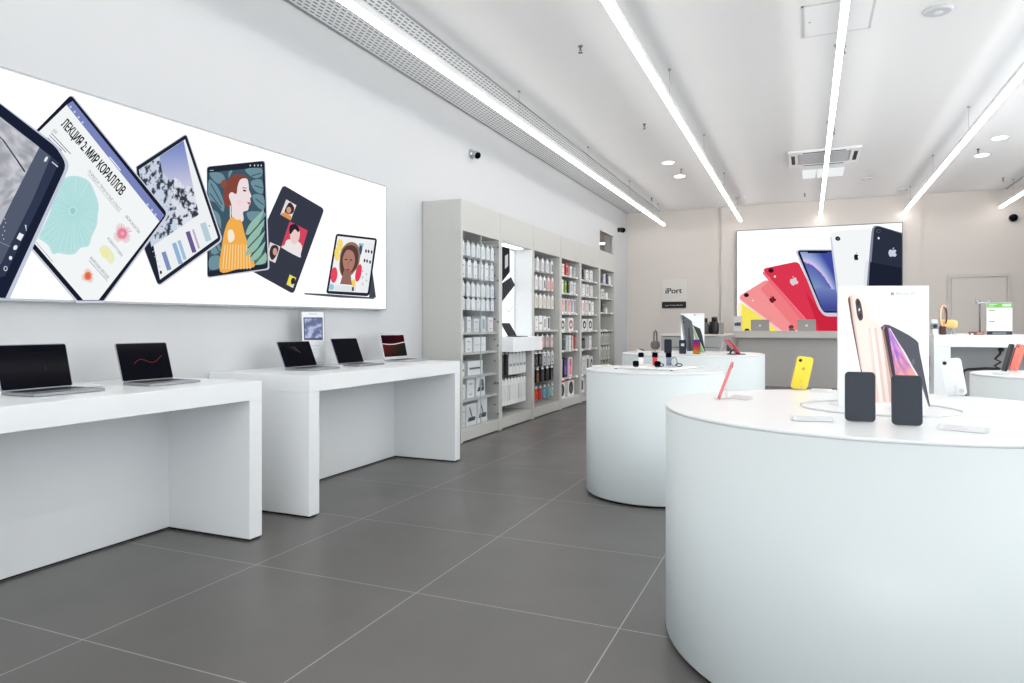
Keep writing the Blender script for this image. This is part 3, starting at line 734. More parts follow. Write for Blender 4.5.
# acrylic sign at the wall
SX = -3.56
t = thing('acrylic_sign_holder', 'tall clear acrylic sign with a blue picture on the laptop table', 'sign', on_x(312, 366, SX)*1.0)
t.location.z = TZ
y0, y1 = on_x(299, 340, SX).y, on_x(325, 340, SX).y
zt = on_x(312, 308, SX).z
MB().box((SX-.004, y0, TZ), (SX, y1, zt)).build('acrylic_sheet', ACRYL, t, False)
MB().box((SX-.03, y0, TZ), (SX+.05, y1, TZ+.006)).build('acrylic_foot', ACRYL, t, False)
fs = lambda px, py: on_x(px, py, SX+.002)
A = Art(fs, NX, 0)
A.poly([(301.5, 312), (323.5, 312), (325, 362), (303, 362)], (232, 236, 239))
def abst(u, v):
    k = math.sin(6*u + 9*v + 4*nz(u, v, 2.4, 4)); return mixc((84, 92, 136), (186, 194, 222), .5 + .5*k)
A.poly([(303.4, 317.4), (322.6, 317.4), (322.8, 340), (304, 340)], (60, 66, 98))
A.grid([(304.6, 318.6), (321.6, 318.4), (321.8, 338), (305, 338.2)], 18, 18, abst)
for k in range(4): A.line((306, 346+k*3.4), (319-k*2, 345.6+k*3.4), .5, (196, 200, 206))
A.line((309, 314), (317, 314), .6, (170, 174, 180))
A.build('sign_print', PRINT, t)

# ------------------------------------------------------------------ wall of display cabinets
CX = -3.238; CB = WX+.004; CT = 2.50; OT = 2.18
UB = [6.246, 7.235, 8.26, 9.34, 10.29, 11.36, 12.37]
SIDE = .045
CABL = ['glass-fronted grey cabinet unit at the near end of the wall shelving', 'grey cabinet unit with a lit niche and a white counter', 'grey cabinet unit of hanging packs beside the lit niche',
        'grey cabinet unit with red headphone boxes on its lowest shelf', 'grey cabinet unit second from the far end of the wall shelving', 'grey cabinet unit at the far end of the wall shelving']
SHELVES = [[1.14, .925, .675, .435], [], [1.15], [1.955, 1.694, 1.397, 1.133, .849, .442], [1.944, 1.69, 1.40, 1.135, .839, .442], [1.945, 1.696, 1.444, 1.133]]
CABS = []
for i in range(6):
    a, b = UB[i], UB[i+1]
    t = thing('display_cabinet', CABL[i], 'cabinet', (CX-.23, (a+b)/2, 0), 0, 'wall display cabinets'); CABS.append(t)
    for q in (a+.001, b-SIDE): MB().box((CB, q, .002), (CX, q+SIDE-.001, OT), .002).build('side_panel', GREYC, t, False)
    MB().box((CB, a+SIDE, .14), (CB+.018, b-SIDE, OT)).build('back_panel', GREYD, t, False)
    MB().box((CB, a+.0015, OT), (CX, b-.0015, CT), .003).build('fascia', GREYC, t, False)
    MB().box((CB, a+SIDE, .015), (CX-.004, b-SIDE, .14), .002).build('base_plinth', GREYC, t, False)
    for z in SHELVES[i]:
        sh = MB().box((CB+.018, a+SIDE, z-.028), (CX-.03, b-SIDE, z), .002).build('shelf', GREYC, t, False)
        if i >= 3:
            n = 3
            for k in range(n):
                yy = a+SIDE+.1+k*(b-a-2*SIDE-.2)/(n-1)
                MB().prism([(CX-.030, yy-.035, z-.002), (CX-.012, yy-.035, z-.030), (CX-.010, yy-.035, z-.029), (CX-.028, yy-.035, z)], (0, .07, 0)).build('price_tag', WPL, sh, False).location = -Vector(t.location)+Vector(t.location)
    # small shelf pins seen along the far side panel
    w = MB()
    if i: w.bm.free(); continue
    for z in (2.02, 1.78, 1.52, 1.28, 1.05, .8, .55, .3): w.lathe([(.008, 0), (.008, -.012)], (CX-.05, b-SIDE, z), 8, 'y')
    w.build('shelf_pins', BLACK, t, False)
# fix nested parenting offset (sub-parts were built relative to the shelf, whose origin is the cabinet's)
for o in list(bpy.data.objects):
    if o.name.split('.')[0] == 'price_tag':
        me = o.data; L = Vector(o.parent.parent.location)
        for v in me.vertices: v.co -= L
# glass doors of the first unit
t = CABS[0]; a, b = UB[0]+SIDE, UB[1]-SIDE; mid = (a+b)/2
for q0, q1, kn in ((a+.003, mid-.002, mid-.03), (mid+.002, b-.003, b-.03)):
    d = MB().box((CX-.016, q0, .145), (CX-.011, q1, OT-.004)).build('glass_door', GLASS, t, False)
w = MB()
for q in (mid-.0035, ):
    w.box((CX-.018, q, .145), (CX-.009, q+.007, OT-.004))
w.build('door_edge', mat('glass_edge', (196, 206, 206), .2), t, False)
w = MB()
for z in (2.10, 1.72, 1.25, .98, .55, .2):
    for q in (b-.03, ): w.box((CX-.01, q, z-.012), (CX+.004, q+.022, z+.012), .003)
w.build('door_clip', SPRK, t, False)
# niche of the second unit
t = CABS[1]; a, b = UB[1]+SIDE, UB[2]-SIDE
MB().box((CB+.018, a, .90), (-3.10, b+.02, 1.07), .003).build('niche_counter', WHITE, t, False)
MB().box((CB+.02, b-.012, 1.07), (CX-.002, b, OT)).build('niche_lining', WHITE, t, False)
MB().box((CB+.018, a, 1.07), (-3.495, b-.012, OT)).build('niche_back', WHITE, t, False)
MB().box((CX-.15, a+.15, OT-.012), (CX-.06, b-.15, OT-.002)).build('niche_lamp', NICHE, t, False)
NB = -3.466
t = thing('lit_product_poster', 'lit white poster of dark keyboards inside the niche', 'poster', (NB-.02, (a+b)/2, 1.072))
MB().box((NB-.028, a+.004, 1.072), (NB-.001, b-.03, OT-.02)).build('poster_face', FACE, t, False)
MB().box((NB-.028, b-.03, 1.072), (NB, b-.014, OT-.02)).build('poster_frame', ALU, t, False)
fn = lambda px, py: on_x(px, py, NB)
A = Art(fn, NX, 0)
A.poly([(501, 246), (509.6, 249), (509.8, 272), (501, 283)], (44, 46, 52)); A.poly([(505, 256), (508, 254), (508, 266), (505, 269)], (206, 208, 214))
A.poly([(501, 284), (511, 277), (515, 285), (501, 303)], (70, 72, 78))
for k in range(5): A.line((501.6+k*1.6, 284.6-k*1.1), (502.4+k*2.2, 300.4-k*3), .5, (32, 33, 38))
A.line((505, 308), (509, 312), .4, (150, 152, 158)); A.line((509, 312), (513, 306), .4, (150, 152, 158))
A.build('poster_print', PRINT_LIT, t)
t = thing('folio_tablet', 'black tablet leaning in a folio on the niche counter', 'tablet', (-3.325, 7.80, 1.0705))
M1 = Matrix.Translation((-.005, 0, .009)) @ Matrix.Rotation(-R(32), 4, 'Y') @ Matrix.Rotation(R(90), 4, 'Z')
MB().slab(.26, .185, .008, .012, M1).build('tablet_body', BLACK, t)
MB().slab(.245, .17, .001, .008, M1 @ Matrix.Translation((0, -.005, .007))).build('screen', GLASSBLK, t)
MB().box((-.03, -.13, 0), (.15, .13, .006), .002).build('folio_base', mat('folio_grey', (48, 50, 54), .6), t)
w = MB(); w.box((.02, -.12, .006), (.13, .12, .009)); w.build('folio_keys', BLACK, t)

# ---- goods in the cabinets
GX = CX-.03
def colr(c): return c
_mesh = {}
def box_mesh(kind, w_, h_, d_, c, pic, pc):
    """front towards +x; origin at the bottom middle of the front"""
    key = (kind, round(w_, 3), round(h_, 3), round(d_, 3), c, pic, pc)
    return key
def inked(name, quads, parent=None):
    """mesh from boxes/polys with a printed colour each"""
    V = []; Fc = []; Cc = []
    for vs, fs, c in quads:
        o = len(V); V += [tuple(v) for v in vs]; Fc += [tuple(i+o for i in f) for f in fs]; Cc += [lin(c)]*len(vs)
    me = bpy.data.meshes.new(name); me.from_pydata(V, [], Fc)
    at = me.attributes.new('Col', 'FLOAT_COLOR', 'POINT')
    for i, c in enumerate(Cc): at.data[i].color = (*c, 1)
    me.materials.append(INK)
    return me
BOXF = [(3,2,1,0),(4,5,6,7),(0,1,5,4),(1,2,6,5),(2,3,7,6),(3,0,4,7)]
def qbox(x0, x1, y0, y1, z0, z1, c):
    return ([(x0,y0,z0),(x1,y0,z0),(x1,y1,z0),(x0,y1,z0),(x0,y0,z1),(x1,y0,z1),(x1,y1,z1),(x0,y1,z1)], BOXF, c)
def qpoly(pts, x, c):
    return ([(x, y, z) for y, z in pts], [tuple(range(len(pts)))], c)
def goods_mesh(kind, w_, h_, d_, c, pc):
    key = (kind, round(w_, 3), round(h_, 3), round(d_, 3), c, pc)
    if key in _mesh: return _mesh[key]
    W = w_/2; body = [qbox(-d_, 0, -W, W, 0, h_, c)]; pic = []
    e = .0008
    if kind == 'plain':
        pic = [qpoly([(-W*.5, h_*.70), (W*.5, h_*.70), (W*.5, h_*.78), (-W*.5, h_*.78)], e, pc), qpoly([(-W*.4, h_*.16), (W*.4, h_*.16), (W*.4, h_*.22), (-W*.4, h_*.22)], e, pc)]
    elif kind == 'window':
        pic = [qpoly([(-W*.55, h_*.18), (W*.55, h_*.18), (W*.55, h_*.80), (-W*.55, h_*.80)], e, pc)]
    elif kind == 'circle':
        pic = [qpoly(ell(0, h_*.48, W*.72, h_*.36), e, pc), qpoly(ell(0, h_*.46, W*.34, h_*.18), 2*e, c)]
    elif kind == 'stripe':
        pic = [qpoly([(-W*.8, h_*.40), (W*.8, h_*.40), (W*.8, h_*.54), (-W*.8, h_*.54)], e, pc)]
    elif kind == 'lamp':
        pic = [qpoly([(-W*.75, h_*.20), (W*.7, h_*.20), (W*.8, h_*.38), (W*.25, h_*.38), (-W*.3, h_*.85), (-W*.5, h_*.85), (W*.05, h_*.38), (-W*.55, h_*.38)], e, pc)]
    elif kind == 'keyboard':
        pic = [qpoly([(-W*.8, h_*.24), (W*.7, h_*.24), (W*.85, h_*.46), (-W*.5, h_*.46)], e, pc), qpoly([(-W*.3, h_*.48), (W*.8, h_*.48), (W*.6, h_*.84), (-W*.15, h_*.84)], e, (90, 92, 98))]
    elif kind == 'redtop':
        body.append(qbox(-d_-e, e, -W-e, W+e, h_*.86, h_+e, (190, 40, 48))); pic = [qpoly(ell(0, h_*.45, W*.66, h_*.34), 2*e, pc), qpoly(ell(0, h_*.42, W*.3, h_*.17), 3*e, (96, 96, 100))]
    elif kind == 'phone':
        pic = [qpoly([(-W*.6, h_*.10), (W*.6, h_*.10), (W*.6, h_*.92), (-W*.6, h_*.92)], e, pc), qpoly([(-W*.5, h_*.16), (W*.5, h_*.16), (W*.5, h_*.5), (-W*.5, h_*.62)], 2*e, tuple(min(255, x+50) for x in pc))]
    elif kind == 'drop':
        body = []
        pic = [([(x, y, z) for y, z in smooth([(0, h_*.9), (-W*.8, h_*.55), (-W*.7, h_*.12), (0, 0), (W*.7, h_*.12), (W*.8, h_*.55)], 3)] , None, c) for x in (0, -d_)]
        n = len(pic[0][0]); vs = pic[0][0] + pic[1][0]
        body = [(vs, [tuple(range(n)), tuple(range(2*n-1, n-1, -1))] + [(i, n+i, n+(i+1) % n, (i+1) % n) for i in range(n)], c)]
        pic = [qpoly(ell(0, h_*.42, W*.35, h_*.2), e, pc)]
    elif kind == 'band':
        pic = [qpoly(ell(0, h_*.42, W*.7, h_*.34), e, pc), qpoly(ell(0, h_*.42, W*.42, h_*.22), 2*e, c)]
    tabq = None
    me = inked('package', body); mp = inked('picture', pic) if pic else None
    _mesh[key] = (me, mp); return _mesh[key]
TABM = {}
def tab_mesh(w_):
    k = round(w_, 3)
    if k in TABM: return TABM[k]
    b = MB(); h = .035
    b.prism([(-.002, -w_*.35, 0), (-.002, w_*.35, 0), (-.002, w_*.28, h), (-.002, .012, h), (-.002, .012, h*.5), (-.002, -.012, h*.5), (-.002, -.012, h), (-.002, -w_*.28, h)], (.0015, 0, 0))
    me = bpy.data.meshes.new('hang_tab'); bmesh.ops.recalc_face_normals(b.bm, faces=b.bm.faces[:]); b.bm.to_mesh(me); b.bm.free(); me.materials.append(WPL)
    TABM[k] = me; return me
def goods(name, cat, kind, w_, h_, d_, c, pc, x, y, z, label, group, tab=False, rz=0.0, split=True):
    me, mp = goods_mesh(kind, w_, h_, d_, c, pc)
    t = thing(name, label, cat, (x, y, z), rz, group)
    o = bpy.data.objects.new('package', me); COL.objects.link(o); o.parent = t
    if mp:
        o = bpy.data.objects.new('picture', mp); COL.objects.link(o); o.parent = t
    if tab:
        o = bpy.data.objects.new('hang_tab', tab_mesh(w_)); COL.objects.link(o); o.parent = t; o.location = (0, 0, h_)
    return t
UNITN = ['glass-fronted unit', 'niche unit', 'hanging-pack unit', 'red-box unit', 'second-last unit', 'last unit']
def rail(u, z):
    a, b = UB[u]+SIDE, UB[u+1]-SIDE
    w = MB(); w.box((CB+.018, a+.002, z-.012), (CB+.032, b-.002, z+.012)); return w
def hang_row(u, zt, h_, items, row, name='accessory_pack', cat='accessory pack', inset=.0, back=True):
    """items: list of (kind, width, colour, picture colour, words)"""
    a, b = UB[u]+SIDE, UB[u+1]-SIDE; n = len(items); x = CX-.07-inset
    m = (b-a-.05)/n
    hk = rail(u, zt+.045)
    for k, (kind, wd, c, pc, words) in enumerate(items):
        y = a+.02+m*(k+.5)
        hk.tube([(CB+.02, y, zt+.022), (x+.02, y, zt+.022), (x+.028, y, zt+.034)], .0026, 6)
        goods(name, cat, kind, wd, h_, .045, c, pc, x, y, zt-h_, f'{words}, {ORDN[k]} from left on {row} of {UNITN[u]}', f'{row}, {UNITN[u]}', True)
        if back:
            goods(name, cat, kind, wd, h_, .045, c, pc, x-.075, y, zt-h_, f'{words}, behind {ORDN[k]} pack on {row} of {UNITN[u]}', f'{row}, {UNITN[u]}', True)
    hk.build('hook_rail', BLACK, CABS[u], False)
def shelf_row(u, z, items, row, name='product_box', cat='box', start=.03, span=None, inset=.03):
    """items: (kind, width, height, depth, colour, picture colour, words)"""
    a, b = UB[u]+SIDE, UB[u+1]-SIDE; tot = sum(i[1] for i in items); avail = (b-a) - start - .03 if span is None else span
    gap = max(.004, (avail - tot)/max(1, len(items)-1)) if len(items) > 1 else 0
    y = a+start
    for k, (kind, wd, h_, d_, c, pc, words) in enumerate(items):
        goods(name, cat, kind, wd, h_, d_, c, pc, CX-.03-inset, y+wd/2, z+.0008, f'{words}, {ORDN[k]} from left on {row} of {UNITN[u]}', f'{row}, {UNITN[u]}')
        y += wd+gap
Wc, Wg, Gc, Dk = (238, 239, 240), (222, 224, 226), (168, 172, 176), (36, 38, 42)
# unit 1: four hook rows behind glass, boxes on shelves
hang_row(0, 2.07, .13, [('window', .075, Wc, Wg, 'white hanging cable pack')]*7, 'top hook row', inset=-.03)
hang_row(0, 1.88, .17, [('plain', .085, Wc, Gc, 'tall white hanging pack')]*6, 'second hook row', inset=-.03)
hang_row(0, 1.645, .125, [('window', .075, Wc, Wg, 'white hanging adapter pack')]*7, 'third hook row', inset=-.03)
hang_row(0, 1.485, .115, [('plain', .08, Wc, Wg, 'small white hanging pack')]*7, 'fourth hook row', inset=-.03, back=False)
shelf_row(0, 1.14, [('window', .11, .13, .12, Wc, Wg, 'white box'), ('plain', .09, .16, .12, Wc, Gc, 'white upright box'), ('plain', .12, .14, .12, Wc, Gc, 'white box'), ('window', .10, .17, .12, Wg, Gc, 'pale grey box'), ('plain', .13, .16, .12, Wc, Gc, 'white box')], 'first shelf')
shelf_row(0, .925, [('window', .10, .135, .12, Wc, Wg, 'small white box'), ('plain', .15, .15, .14, Wc, Gc, 'white box'), ('stripe', .30, .155, .14, Wc, Wg, 'wide white box')], 'second shelf', span=.64)
shelf_row(0, .675, [('stripe', .12, .13, .14, Wc, Dk, 'white box with dark stripe'), ('stripe', .36, .15, .16, Wc, (96, 98, 102), 'wide white box with grey stripe')], 'third shelf', span=.56)
shelf_row(0, .435, [('plain', .14, .155, .16, Wc, Gc, 'low white box'), ('plain', .17, .20, .16, Wc, Gc, 'white box'), ('keyboard', .22, .215, .16, Wc, (60, 62, 68), 'keyboard box')], 'fourth shelf', span=.62)
shelf_row(0, .14, [('plain', .05, .22, .24, Wg, Gc, 'slim grey-white box'), ('plain', .06, .22, .24, Wc, Gc, 'slim white box'), ('lamp', .24, .23, .2, Wc, (50, 52, 58), 'box with desk lamp picture'), ('lamp', .25, .27, .2, Wc, (50, 52, 58), 'large box with desk lamp picture')], 'bottom shelf', span=.68)
shelf_row(0, .14, [('plain', .30, .25, .05, (40, 42, 46), Gc, 'black box behind lamp boxes')], 'bottom back row', start=.2, inset=.30)
# unit 2: hanging packs below the counter
hang_row(1, .86, .25, [('plain', .075, (26, 27, 30), (70, 72, 78), 'long black strap pack')]*3 + [('stripe', .10, Wc, Gc, 'long white strap pack')]*5, 'upper hook row', 'strap_pack', inset=.0, back=False)
hang_row(1, .55, .30, [('window', .085, Wc, (206, 200, 192) if k % 3 == 0 else Wg, 'long white hanging pack') for k in range(9)], 'lower hook row', 'strap_pack', inset=.0, back=False)
# unit 3
hang_row(2, 2.10, .16, [('band', .10, Wc, Dk, 'white pack with black loop')]+[('window', .09, Wc, (206, 206, 204), 'white hanging pack')]*3+[('window', .09, Wc, (110, 112, 116), 'white pack with dark window')], 'top hook row')
hang_row(2, 1.86, .17, [('window', .08, Wc, (60, 60, 66), 'white pack with dark window')]+[('window', .085, Wc, (210, 206, 208), 'white hanging pack')]*2+[('window', .085, Wc, (90, 92, 100), 'white pack with grey window')]+[('window', .085, (226, 206, 202), (210, 150, 146), 'pale pink hanging pack')]*2, 'second hook row')
hang_row(2, 1.615, .17, [('window', .085, (234, 230, 224), (206, 200, 190), 'cream hanging pack')]*6, 'third hook row')
shelf_row(2, 1.15, [('plain', .10, .19, .10, (216, 202, 194), Gc, 'beige upright box'), ('plain', .10, .18, .10, Wc, (180, 150, 120), 'white upright box'), ('stripe', .11, .19, .10, Wc, (190, 150, 110), 'white box with tan stripe'), ('window', .11, .185, .10, Wc, Gc, 'white upright box'), ('phone', .10, .18, .10, (236, 236, 236), (40, 42, 46), 'white box with dark phone')], 'shelf', span=.72)
hang_row(2, 1.06, .15, [('phone', .085, (230, 218, 216), pc, 'phone case pack') for pc in ((214, 150, 150), (222, 172, 170), (206, 116, 116), (200, 120, 116), (190, 160, 158))], 'hook row under shelf', 'phone_case_pack', 'phone case')
hang_row(2, .83, .165, [('band', .10, (30, 31, 34), (120, 122, 126), 'black loop pack')]*3+[('band', .10, (206, 208, 210), (90, 92, 96), 'pale grey loop pack')]*3, 'loop hook row', 'watch_strap_pack', 'watch strap')
hang_row(2, .615, .17, [('band', .10, (28, 29, 32), pc, 'black pack') for pc in ((70, 72, 76), (210, 120, 60), (90, 92, 96), (60, 62, 66), (110, 112, 118))], 'black hook row', 'watch_strap_pack', 'watch strap')
hang_row(2, .37, .16, [('drop', .10, c, tuple(max(0, x-40) for x in c), w_+' silicone case') for c, w_ in (((240, 160, 50), 'orange'), ((222, 86, 44), 'red-orange'), ((206, 60, 54), 'red'), ((120, 160, 196), 'blue'), ((130, 176, 178), 'teal'), ((176, 196, 196), 'pale teal'))], 'lowest hook row', 'silicone_case', 'silicone case', back=False)
# unit 4
shelf_row(3, 1.955, [('plain', .09, .15, .12, Wc, Gc, 'white box'), ('plain', .09, .16, .12, (236, 226, 222), (200, 60, 60), 'white and red box'), ('plain', .12, .185, .12, (196, 44, 50), (240, 220, 216), 'red box'), ('window', .10, .15, .12, Wg, Gc, 'pale box'), ('plain', .10, .15, .12, (188, 190, 192), (120, 122, 126), 'grey box')], 'top shelf')
shelf_row(3, 1.694, [('window', .08, .18, .12, Wc, (70, 72, 76), 'white box with dark window'), ('plain', .08, .19, .12, (232, 234, 226), (130, 170, 70), 'white and green box'), ('plain', .08, .18, .12, (120, 160, 62), (230, 236, 220), 'green box'), ('plain', .07, .19, .12, (40, 44, 40), (130, 170, 70), 'black box'), ('window', .09, .185, .12, Wc, Gc, 'white box'), ('plain', .09, .18, .12, Wg, (150, 110, 110), 'pale box')], 'second shelf')
shelf_row(3, 1.397, [('phone', .09, .21, .08, (240, 232, 232), pc, 'slim white phone case box') for pc in ((226, 170, 176), (206, 120, 130), (44, 44, 50), (196, 90, 104), (60, 62, 70), (90, 110, 124))], 'third shelf')
shelf_row(3, 1.133, [('circle', .20, .18, .14, Wc, (70, 70, 74), 'white box with grey headphones'), ('circle', .24, .19, .14, (240, 234, 234), (150, 90, 96), 'white box with pink headphones')], 'fourth shelf', start=.12, span=.6)
shelf_row(3, .849, [('plain', .06, .21, .14, (62, 66, 58), (160, 160, 140), 'dark olive book-shaped box'), ('plain', .06, .205, .14, (130, 140, 96), (220, 224, 200), 'olive green box'), ('plain', .08, .215, .14, (70, 84, 96), (190, 200, 206), 'slate blue box'), ('plain', .09, .21, .14, (196, 204, 206), Gc, 'pale grey-blue box'), ('plain', .09, .215, .14, Wc, Gc, 'white box'), ('plain', .08, .21, .14, (206, 196, 190), (180, 70, 60), 'beige box'), ('plain', .06, .215, .14, (176, 58, 52), (230, 210, 200), 'red box')], 'fifth shelf')
shelf_row(3, .442, [('phone', .16, .28, .10, (236, 226, 228), (214, 110, 120), 'white box with pink phone'), ('phone', .16, .29, .10, (34, 30, 48), (96, 60, 140), 'black box with purple phone'), ('phone', .17, .285, .10, (238, 228, 230), (200, 90, 130), 'white box with magenta phone')], 'sixth shelf', start=.04, span=.62)
shelf_row(3, .14, [('redtop', .28, .27, .18, (240, 238, 238), (36, 36, 40), 'red-topped headphone box'), ('redtop', .30, .28, .18, (240, 238, 238), (40, 40, 44), 'large red-topped headphone box')], 'bottom shelf', start=.05, span=.70)
# unit 5
shelf_row(4, 1.944, [('plain', .14, .16, .12, Wc, Gc, 'white box'), ('plain', .08, .17, .12, (44, 46, 50), (170, 172, 176), 'black box'), ('plain', .14, .17, .12, Wc, (70, 72, 76), 'white box with dark print'), ('plain', .16, .175, .12, Wg, Gc, 'pale box')], 'top shelf', span=.78)
shelf_row(4, 1.69, [('plain', .12, .18, .12, Wg, Gc, 'pale box'), ('plain', .13, .185, .12, Wc, Gc, 'white box'), ('window', .14, .19, .12, Wc, Gc, 'white window box'), ('plain', .14, .18, .12, (228, 224, 220), Gc, 'cream box')], 'second shelf', span=.78)
shelf_row(4, 1.40, [('plain', .13, .22, .12, Wc, Gc, 'white box'), ('window', .12, .215, .12, Wc, (226, 190, 186), 'white and pink box'), ('plain', .12, .225, .12, (232, 214, 210), (200, 120, 110), 'pale pink box'), ('window', .12, .22, .12, Wc, (110, 100, 100), 'white box with dark window'), ('plain', .12, .21, .12, Wc, Gc, 'white box')], 'third shelf', span=.84)
shelf_row(4, 1.135, [('plain', .10, .15, .12, Wc, Gc, 'white box'), ('circle', .24, .18, .14, Wc, (34, 34, 38), 'white box with black round picture'), ('circle', .24, .185, .14, Wc, (44, 44, 48), 'larger white box with black round picture')], 'fourth shelf', span=.76)
shelf_row(4, .442, [('window', .15, .25, .16, Wc, Gc, 'white box'), ('plain', .17, .27, .16, Wg, Gc, 'pale box'), ('window', .16, .28, .16, Wc, (96, 98, 102), 'white box with dark window'), ('circle', .16, .26, .16, Wc, (50, 52, 56), 'white box with dark round picture')], 'sixth shelf', span=.78)
shelf_row(4, .14, [('window', .30, .24, .2, Wc, (30, 31, 34), 'white box with large black window'), ('window', .30, .24, .2, Wc, Gc, 'white box')], 'bottom shelf', span=.78)
for k, (dy, hh) in enumerate(((.20, .19), (.42, .17))):
    t = thing('travel_mug', ('tall' if k == 0 else 'short') + ' black and grey flask on the fifth shelf of the second-last unit', 'flask', (CX-.13, UB[4]+SIDE+dy, .84), 0, 'flasks on the fifth shelf')
    MB().lathe([(.05, 0), (.055, .01), (.055, hh*.5), (.054, hh*.75)], (0,0,0), 20).build('flask_body', mat('flask_grey', (96, 98, 102), .4), t)
    MB().lathe([(.056, hh*.75), (.05, hh*.95), (.04, hh)], (0,0,0), 20).build('flask_lid', BLACK, t)
goods('product_box', 'box', 'plain', .14, .2, .12, (226, 228, 230), Gc, CX-.07, UB[4]+SIDE+.70, .8398, 'white box beside the flasks on the fifth shelf of the second-last unit', 'goods on the fifth shelf, second-last unit')
# unit 6
shelf_row(5, 1.945, [('phone', .14, .17, .12, (226, 206, 210), (190, 140, 150), 'pale pink box'), ('plain', .10, .18, .12, (34, 38, 52), (150, 154, 170), 'navy box'), ('plain', .13, .18, .12, (206, 216, 228), Gc, 'pale blue box'), ('plain', .10, .185, .12, (40, 46, 62), (150, 154, 170), 'dark blue box'), ('plain', .11, .16, .12, Wc, Gc, 'white box')], 'top shelf')
shelf_row(5, 1.696, [('window', .15, .14, .12, (232, 214, 212), (190, 120, 120), 'pale pink box'), ('circle', .16, .15, .12, Wc, (90, 92, 98), 'white box with grey round picture'), ('plain', .13, .10, .12, Wc, Gc, 'low white box')], 'second shelf', span=.66)
shelf_row(5, 1.444, [('circle', .18, .16, .12, (180, 196, 160), (40, 44, 40), 'green box with dark round picture'), ('plain', .12, .18, .12, (70, 84, 66), (200, 206, 190), 'dark green box'), ('plain', .10, .08, .12, Wc, Gc, 'low white box')], 'third shelf', span=.62)
for k in range(2):
    t = thing('phone_stand', 'black slanted stand, %s on the fourth shelf of the last unit' % ('left one' if k == 0 else 'right one'), 'stand', (CX-.12, UB[5]+SIDE+.2+k*.32, 1.1335), 0, 'slanted stands')
    MB().prism([(-.06, -.11, .012), (-.05, -.11, .012), (-.11, -.11, .14), (-.12, -.11, .14)], (0, .2, 0)).build('support_plate', BLACK, t)
    MB().box((-.12, -.12, 0), (.05, .10, .012), .003).build('stand_base', WPL, t)
hang_row(5, 1.06, .19, [('window', .09, (214, 214, 208), (150, 150, 146), 'grey hanging pack')]*6, 'upper hook row', back=False)
hang_row(5, .82, .21, [('window', .09, (46, 48, 50), (90, 92, 94), 'dark hanging pack')]+[('window', .10, (220, 220, 214), (160, 160, 152), 'pale hanging pack')]*4, 'middle hook row', back=False)
hang_row(5, .56, .18, [('drop', .09, (206, 206, 150), (150, 150, 90), 'yellow-green case')]*4, 'lower hook row', 'silicone_case', 'silicone case', back=False)

# ------------------------------------------------------------------ round tables
def round_table(cx, cy, r, label):
    t = thing('round_table', label, 'table', (cx, cy, 0), 0, 'round white display tables')
    MB().lathe([(r-.03, TZ-.02), (r-.004, .016), (r, .02), (r, TZ-.012)][1:], (0,0,0), 96).build('drum', DRUM, t)
    MB().lathe([(r, TZ-.012), (r, TZ-.003), (r-.003, TZ), (0, TZ)], (0,0,0), 96).build('table_top', WTOP, t)
    MB().lathe([(r-.015, 0), (r-.015, .018)], (0,0,0), 72).build('plinth', BLACKG, t)
    return t
BT = (.25, 2.93, .785); MT = (-1.02, 5.01, .49); TT = (-1.218, 8.09, .79); RT = (1.45, 5.41, .45)
round_table(*BT, 'large round white drum table in front, carrying the big phone card')
round_table(*MT, 'small round white drum table with the watch tray')
round_table(*TT, 'large round white drum table at the back with headphones and phone card')
round_table(*RT, 'small round white drum table at the right by the counter')

# ---- phones
def phone(loc, rz, lean, body, front=True, label='', name='smartphone', w_=.077, h_=.158, th=.009, group='phones on the big round table', roll=0.0, stand=True, frame=None, cam=1, camc=None, art=None):
    """stands on its lower edge; screen (front) towards local -y, leaning back by lean degrees"""
    t = thing(name, label, 'phone', loc, rz, group)
    M = Matrix.Translation((0, 0, .0015 + abs(math.sin(R(roll)))*(w_/2-.010) + math.sin(R(lean))*th/2)) @ Matrix.Rotation(-R(lean), 4, 'X') @ Matrix.Rotation(R(roll), 4, 'Y')
    MB().slab(w_, h_, th, .013, M, 6, .0018).build('phone_body', body, t)
    MB().slab(w_-.006, h_-.006, .0008, .011, M @ Matrix.Translation((0, -th/2-.0003, .003)), 6).build('screen', PHGLASS, t)
    b = MB(); b.lathe([(.008, 0), (.008, .0018), (.006, .0022)], (0,0,0), 14, 'y'); bmesh.ops.transform(b.bm, matrix=M @ Matrix.Translation((w_/2-.016, th/2, h_-.018)), verts=b.bm.verts[:])
    b.build('camera_lens', camc or BLACK, t)
    if art:
        art(t, M, th, w_, h_)
    if stand:
        b = MB(); b.box((-.026, -.02, 0), (.026, .045, .004), .001); b.tube([(0, .03, .003), (0, .022+.02*math.tan(R(lean)), .03), (0, th/2+.03*math.sin(R(lean)), .06)], .006, 8)
        b.build('phone_stand', ACRYL, t)
    return t
def logo_art(col, size=.018, z=.105, dx=0):
    def f(t, M, th, w_, h_):
        nrm = M.to_3x3() @ Vector((0, 1, 0))
        fm = lambda u, v: M @ Vector((-(u-dx), th/2+.0004, z - v))
        a = Art(fm, nrm, 0, .0001); a.apple(0, 0, size, col); o = a.build('logo', PRINT, None); o.parent = t
    return f
def ring_art(t, M, th, w_, h_):
    nrm = M.to_3x3() @ Vector((0, 1, 0))
    fm = lambda u, v: M @ Vector((u, th/2+.0004, v))
    a = Art(fm, nrm, 0, .0001); a.poly(ell(-w_*.28, .022, .0085, .0085), (170, 172, 176)); a.poly(ell(-w_*.28, .022, .0065, .0065), (240, 242, 244)); a.poly(ell(-w_*.28, .022, .003, .003), (170, 172, 176))
    o = a.build('ring_mark', PRINT, None); o.parent = t
def look(p, q=(0, 0)): return math.atan2(q[1]-p[1], q[0]-p[0])  # heading from p to q
